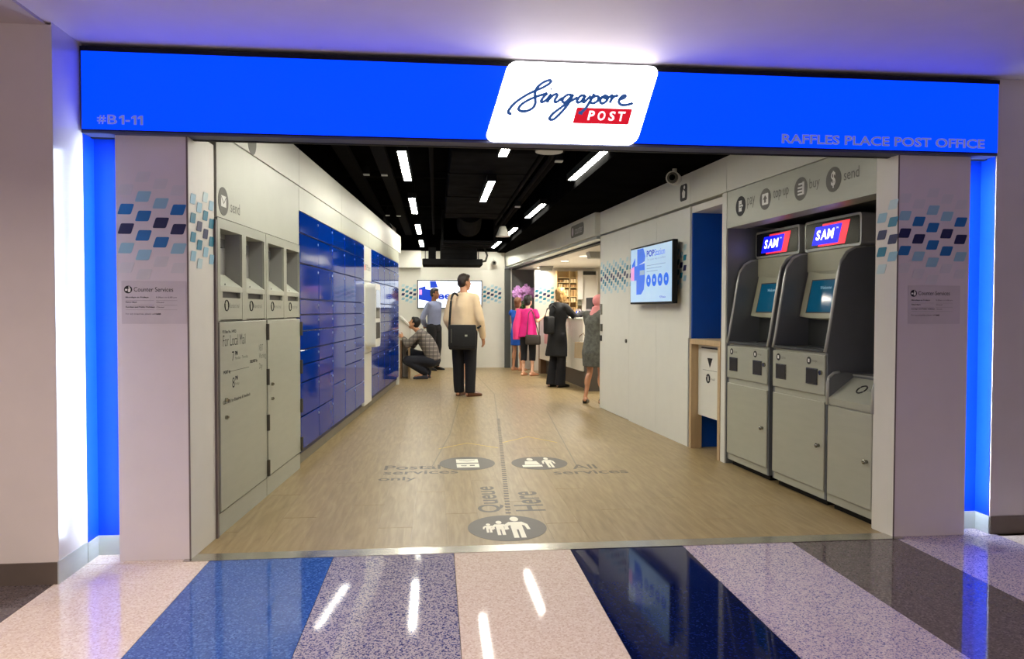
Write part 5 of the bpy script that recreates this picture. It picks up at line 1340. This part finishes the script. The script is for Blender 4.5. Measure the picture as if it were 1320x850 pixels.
b.ell(hp(0, -0.030, -0.020), (0.050 * hk, 0.042 * hk, 0.068 * hk), 18, hr); b.ell(hp(0, -0.034, -0.060), (0.048 * hk, 0.034 * hk, 0.045 * hk), 16, hr)
for s in (-1, 1): b.ell(hp(0.040 * s, 0.006, -0.022), (0.013 * hk, 0.034 * hk, 0.058 * hk), 12, hr)
b.ell(hp(0, 0.026, 0.056), (0.036 * hk, 0.028 * hk, 0.019 * hk), 14, hr)
o = fuse(b, 'hair', 'hair_blond', t, 0.008, 2, 0.006, 40); cut_face(o, hp, hk, hr, 0.026, 0.036)
b = MB()
body_loft(b, [(Vector((0, -0.01, 0.305 * H)), 0.118 * H, 0.110 * H), (Vector((0, 0, 0.42 * H)), 0.108 * H, 0.098 * H), (P['pel'], 0.104 * H, 0.085 * H), (P['waist'], 0.092 * H, 0.074 * H), (P['chest'], 0.102 * H, 0.078 * H), (P['chest'].lerp(P['neck'], 0.6), 0.100 * H, 0.060 * H), (P['neck'] - Vector((0, 0.005, 0.01)), 0.058 * H, 0.048 * H), (P['neck'] + Vector((0, 0, 0.02)), 0.044 * H, 0.040 * H)])
for s in 'RL': sleeve(b, P, s, H, 1.0, 0.044, 0.036, 0.030, 0.97)
fuse(b, 'coat', 'coat_black', t, 0.011, 12, 0.014, 7, 2.0)
trousers(t, P, H, 0.98, 'trouser_black', (0.060, 0.048, 0.054), -0.026)
for s, a in (('R', 6), ('L', -4)): shoe(t, P, s, H, 'shoe_black', a)
t = thing('tote_bag', 'black shoulder tote hanging behind the woman in the black coat', 'bag', (1.825, 11.69, 0.87), R(-50))
MB().box(-0.05, 0.05, -0.12, 0.08, 0.0, 0.29, 0.035, 3).build('pouch', 'bag_black', t, smooth=True)
MB().tube([(0.0, -0.12, 0.28), (0.02, -0.09, 0.40), (0.075, -0.02, 0.47), (0.06, 0.07, 0.42), (0.0, 0.11, 0.28)], 0.011, 8).build('handle', 'bag_black', t, smooth=True)

# -- woman in magenta
t, P, hp, hr, hk, bw, rings = person('woman with short black hair in a magenta blouse and black cropped trousers', (1.755, 13.95, 0), R(-24), 1.545, skin='skin_light', female=True, head_yaw=-22, head_pitch=-6,
    J=dict(elR=(0.125, -0.015, 0.680), wrR=(0.172, 0.132, 0.742), shR=(0.105, -0.002, 0.805), elL=(-0.140, -0.01, 0.645), wrL=(-0.08, 0.10, 0.62)), hand_dirs={'R': ((0.55, 0.8, 0.05), (0, 0, -1))}, hair=('short', 'hair_black'), toes=(30, 10))
H = 1.545
b = MB()
b.ell(hp(0, -0.012, 0.024), (0.053 * hk, 0.063 * hk, 0.062 * hk), 20, hr); b.ell(hp(0, -0.028, -0.012), (0.051 * hk, 0.044 * hk, 0.055 * hk), 18, hr); b.ell(hp(0, 0.026, 0.052), (0.042 * hk, 0.030 * hk, 0.024 * hk), 14, hr)
o = fuse(b, 'hair', 'hair_black', t, 0.008, 2, 0.005, 40); cut_face(o, hp, hk, hr, 0.024, 0.030)
b = MB()
body_loft(b, [(P['pel'] - Vector((0, 0, 0.045 * H)), 0.128 * H, 0.098 * H), (P['pel'] + Vector((0, 0, 0.03 * H)), 0.112 * H, 0.086 * H), (P['waist'], 0.102 * H, 0.078 * H), (P['chest'], 0.102 * H, 0.080 * H), (P['chest'].lerp(P['neck'], 0.6), 0.096 * H, 0.058 * H), (P['neck'], 0.048 * H, 0.042 * H)])
for s in 'RL': capsule(b, P['sh' + s].lerp(P['neck'], 0.12) - Vector((0, 0, 0.012 * H)), 0.040 * H, P['sh' + s].lerp(P['el' + s], 0.52), 0.037 * H)
fuse(b, 'blouse', 'magenta', t, 0.011, 5, 0.018, 8, 6)
b = MB()
body_loft(b, [(P['shL'] + Vector((-0.045, -0.02, -0.36 * H)), 0.055 * H, 0.05 * H), (P['shL'] + Vector((-0.055, -0.03, -0.22 * H)), 0.05 * H, 0.055 * H), (P['shL'] + Vector((-0.02, -0.025, -0.08 * H)), 0.045 * H, 0.055 * H), (P['shL'] + Vector((0.0, 0, 0.025 * H)), 0.035 * H, 0.045 * H)])
fuse(b, 'shawl', 'scarf_pink', t, 0.011, 4, 0.018, 9, 7)
trousers(t, P, H, 0.95, 'trouser_black', (0.060, 0.046, 0.042), 0.0, stop=0.42)
for s, a in (('R', 30), ('L', 10)): shoe(t, P, s, H, 'skin_tan', a, k=0.97)
t = thing('handbag', 'dark brown handbag at the hip of the woman in magenta', 'bag', (1.83, 13.76, 0.60), R(-15))
MB().box(-0.15, 0.14, -0.05, 0.05, 0.0, 0.19, 0.03, 3).build('pouch', 'bag_brown', t, smooth=True)
MB().tube([(-0.12, 0, 0.17), (-0.11, 0.01, 0.40), (-0.09, 0.035, 0.60), (-0.05, 0.10, 0.665)], 0.009, 8).tube([(0.11, 0, 0.17), (0.05, 0.02, 0.40), (0.0, 0.05, 0.58), (-0.05, 0.10, 0.665)], 0.009, 8).build('strap', 'bag_brown', t, smooth=True)

# -- woman in the blue dress, mostly behind her
t, P, hp, hr, hk, bw, rings = person('woman in a sleeveless blue dress beside the dark jamb', (1.69, 15.18, 0), R(-40), 1.52, skin='skin_tan', female=True, head_yaw=-10, hair=('short', 'hair_brown'), toes=(20, 0),
    J=dict(elR=(0.125, 0.06, 0.66), wrR=(0.06, 0.16, 0.70), elL=(-0.125, 0.04, 0.66), wrL=(-0.05, 0.15, 0.68)))
H = 1.52
b = hair_short(t, hp, hr, hk, 'hair_brown', 1.08); b.ell(hp(0, -0.028, -0.04), (0.046 * hk, 0.034 * hk, 0.05 * hk), 14, hr)
o = fuse(b, 'hair', 'hair_brown', t, 0.009, 2); cut_face(o, hp, hk, hr, 0.022, 0.032)
b = MB()
body_loft(b, [(Vector((0, 0, 0.345 * H)), 0.100 * H, 0.082 * H), (P['pel'] - Vector((0, 0, 0.03)), 0.106 * H, 0.084 * H), (P['waist'], 0.086 * H, 0.068 * H), (P['chest'], 0.098 * H, 0.076 * H), (P['chest'].lerp(P['neck'], 0.6), 0.092 * H, 0.052 * H), (P['neck'] - Vector((0, 0, 0.02)), 0.056 * H, 0.044 * H)])
for s in 'RL': capsule(b, P['sh' + s].lerp(P['neck'], 0.12) - Vector((0, 0, 0.012 * H)), 0.036 * H, P['sh' + s].lerp(P['el' + s], 0.15), 0.033 * H)
fuse(b, 'dress', 'dress_blue', t, 0.011, 5, 0.012, 8, 8)
for s, a in (('R', 20), ('L', 0)): shoe(t, P, s, H, 'skin_tan', a, k=0.97)

# -- woman in the pink headscarf, half behind the wall end
t, P, hp, hr, hk, bw, rings = person('woman in a pink headscarf and grey dress at the near end of the counter', (2.125, 9.66, 0), R(-52), 1.50, skin='skin_tan', female=True, head_yaw=-8, head_pitch=-20, hair=('scarf', 'headscarf'), toes=(8, -30),
    J=dict(neck=(0, 0.022, 0.828), head=(0, 0.062, 0.905), elR=(0.12, 0.10, 0.66), wrR=(0.07, 0.22, 0.70), elL=(-0.125, 0.08, 0.65), wrL=(-0.05, 0.20, 0.70), ankL=(-0.075, -0.045, 0.060), kneeL=(-0.060, 0.0, 0.285), ankR=(0.06, 0.03, 0.045)))
H = 1.50
b = MB()
b.ell(hp(0, -0.008, 0.022), (0.053 * hk, 0.065 * hk, 0.064 * hk), 20, hr); b.ell(hp(0, -0.016, -0.035), (0.050 * hk, 0.055 * hk, 0.055 * hk), 18, hr)
body_loft(b, [(P['neck'] - Vector((0, 0.02, 0.075)), 0.078 * H, 0.062 * H), (P['neck'] - Vector((0, 0.01, 0.015)), 0.058 * H, 0.050 * H), (P['neck'] + Vector((0, 0.01, 0.05)), 0.046 * H, 0.046 * H)])
o = fuse(b, 'headscarf', 'headscarf', t, 0.009, 4, 0.010, 14, 3); cut_face(o, hp, hk, hr, 0.032, 0.040)
b = MB()
body_loft(b, [(Vector((0, 0, 0.335 * H)), 0.116 * H, 0.096 * H), (Vector((0, -0.01, 0.46 * H)), 0.124 * H, 0.104 * H), (P['pel'], 0.118 * H, 0.098 * H), (P['waist'], 0.100 * H, 0.084 * H), (P['chest'], 0.104 * H, 0.084 * H), (P['chest'].lerp(P['neck'], 0.6), 0.100 * H, 0.062 * H), (P['neck'] - Vector((0, 0, 0.02)), 0.056 * H, 0.048 * H)])
for s in 'RL': sleeve(b, P, s, H, 1.0, 0.046, 0.038, 0.030, 0.95)
fuse(b, 'dress', 'dress_grey', t, 0.011, 12, 0.014, 8, 9)
for s, a in (('R', 8), ('L', -30)): shoe(t, P, s, H, 'shoe_black', a, k=0.98)
t = thing('paper_bag', 'tan bag carried by the woman in the pink headscarf', 'bag', (1.99, 9.86, 0.60), R(-52))
MB().prism([(-0.055, 0.0), (0.055, 0.0), (0.045, 0.22), (-0.045, 0.22)], 'x', -0.10, 0.10).build('pouch', 'bag_tan', t)
MB().tube([(-0.06, 0, 0.21), (-0.05, 0, 0.30), (0.0, 0.02, 0.34), (0.05, 0, 0.30), (0.06, 0, 0.21)], 0.006, 8).build('handle', 'bag_tan', t, smooth=True)

bpy.data.scenes.remove(TMP)
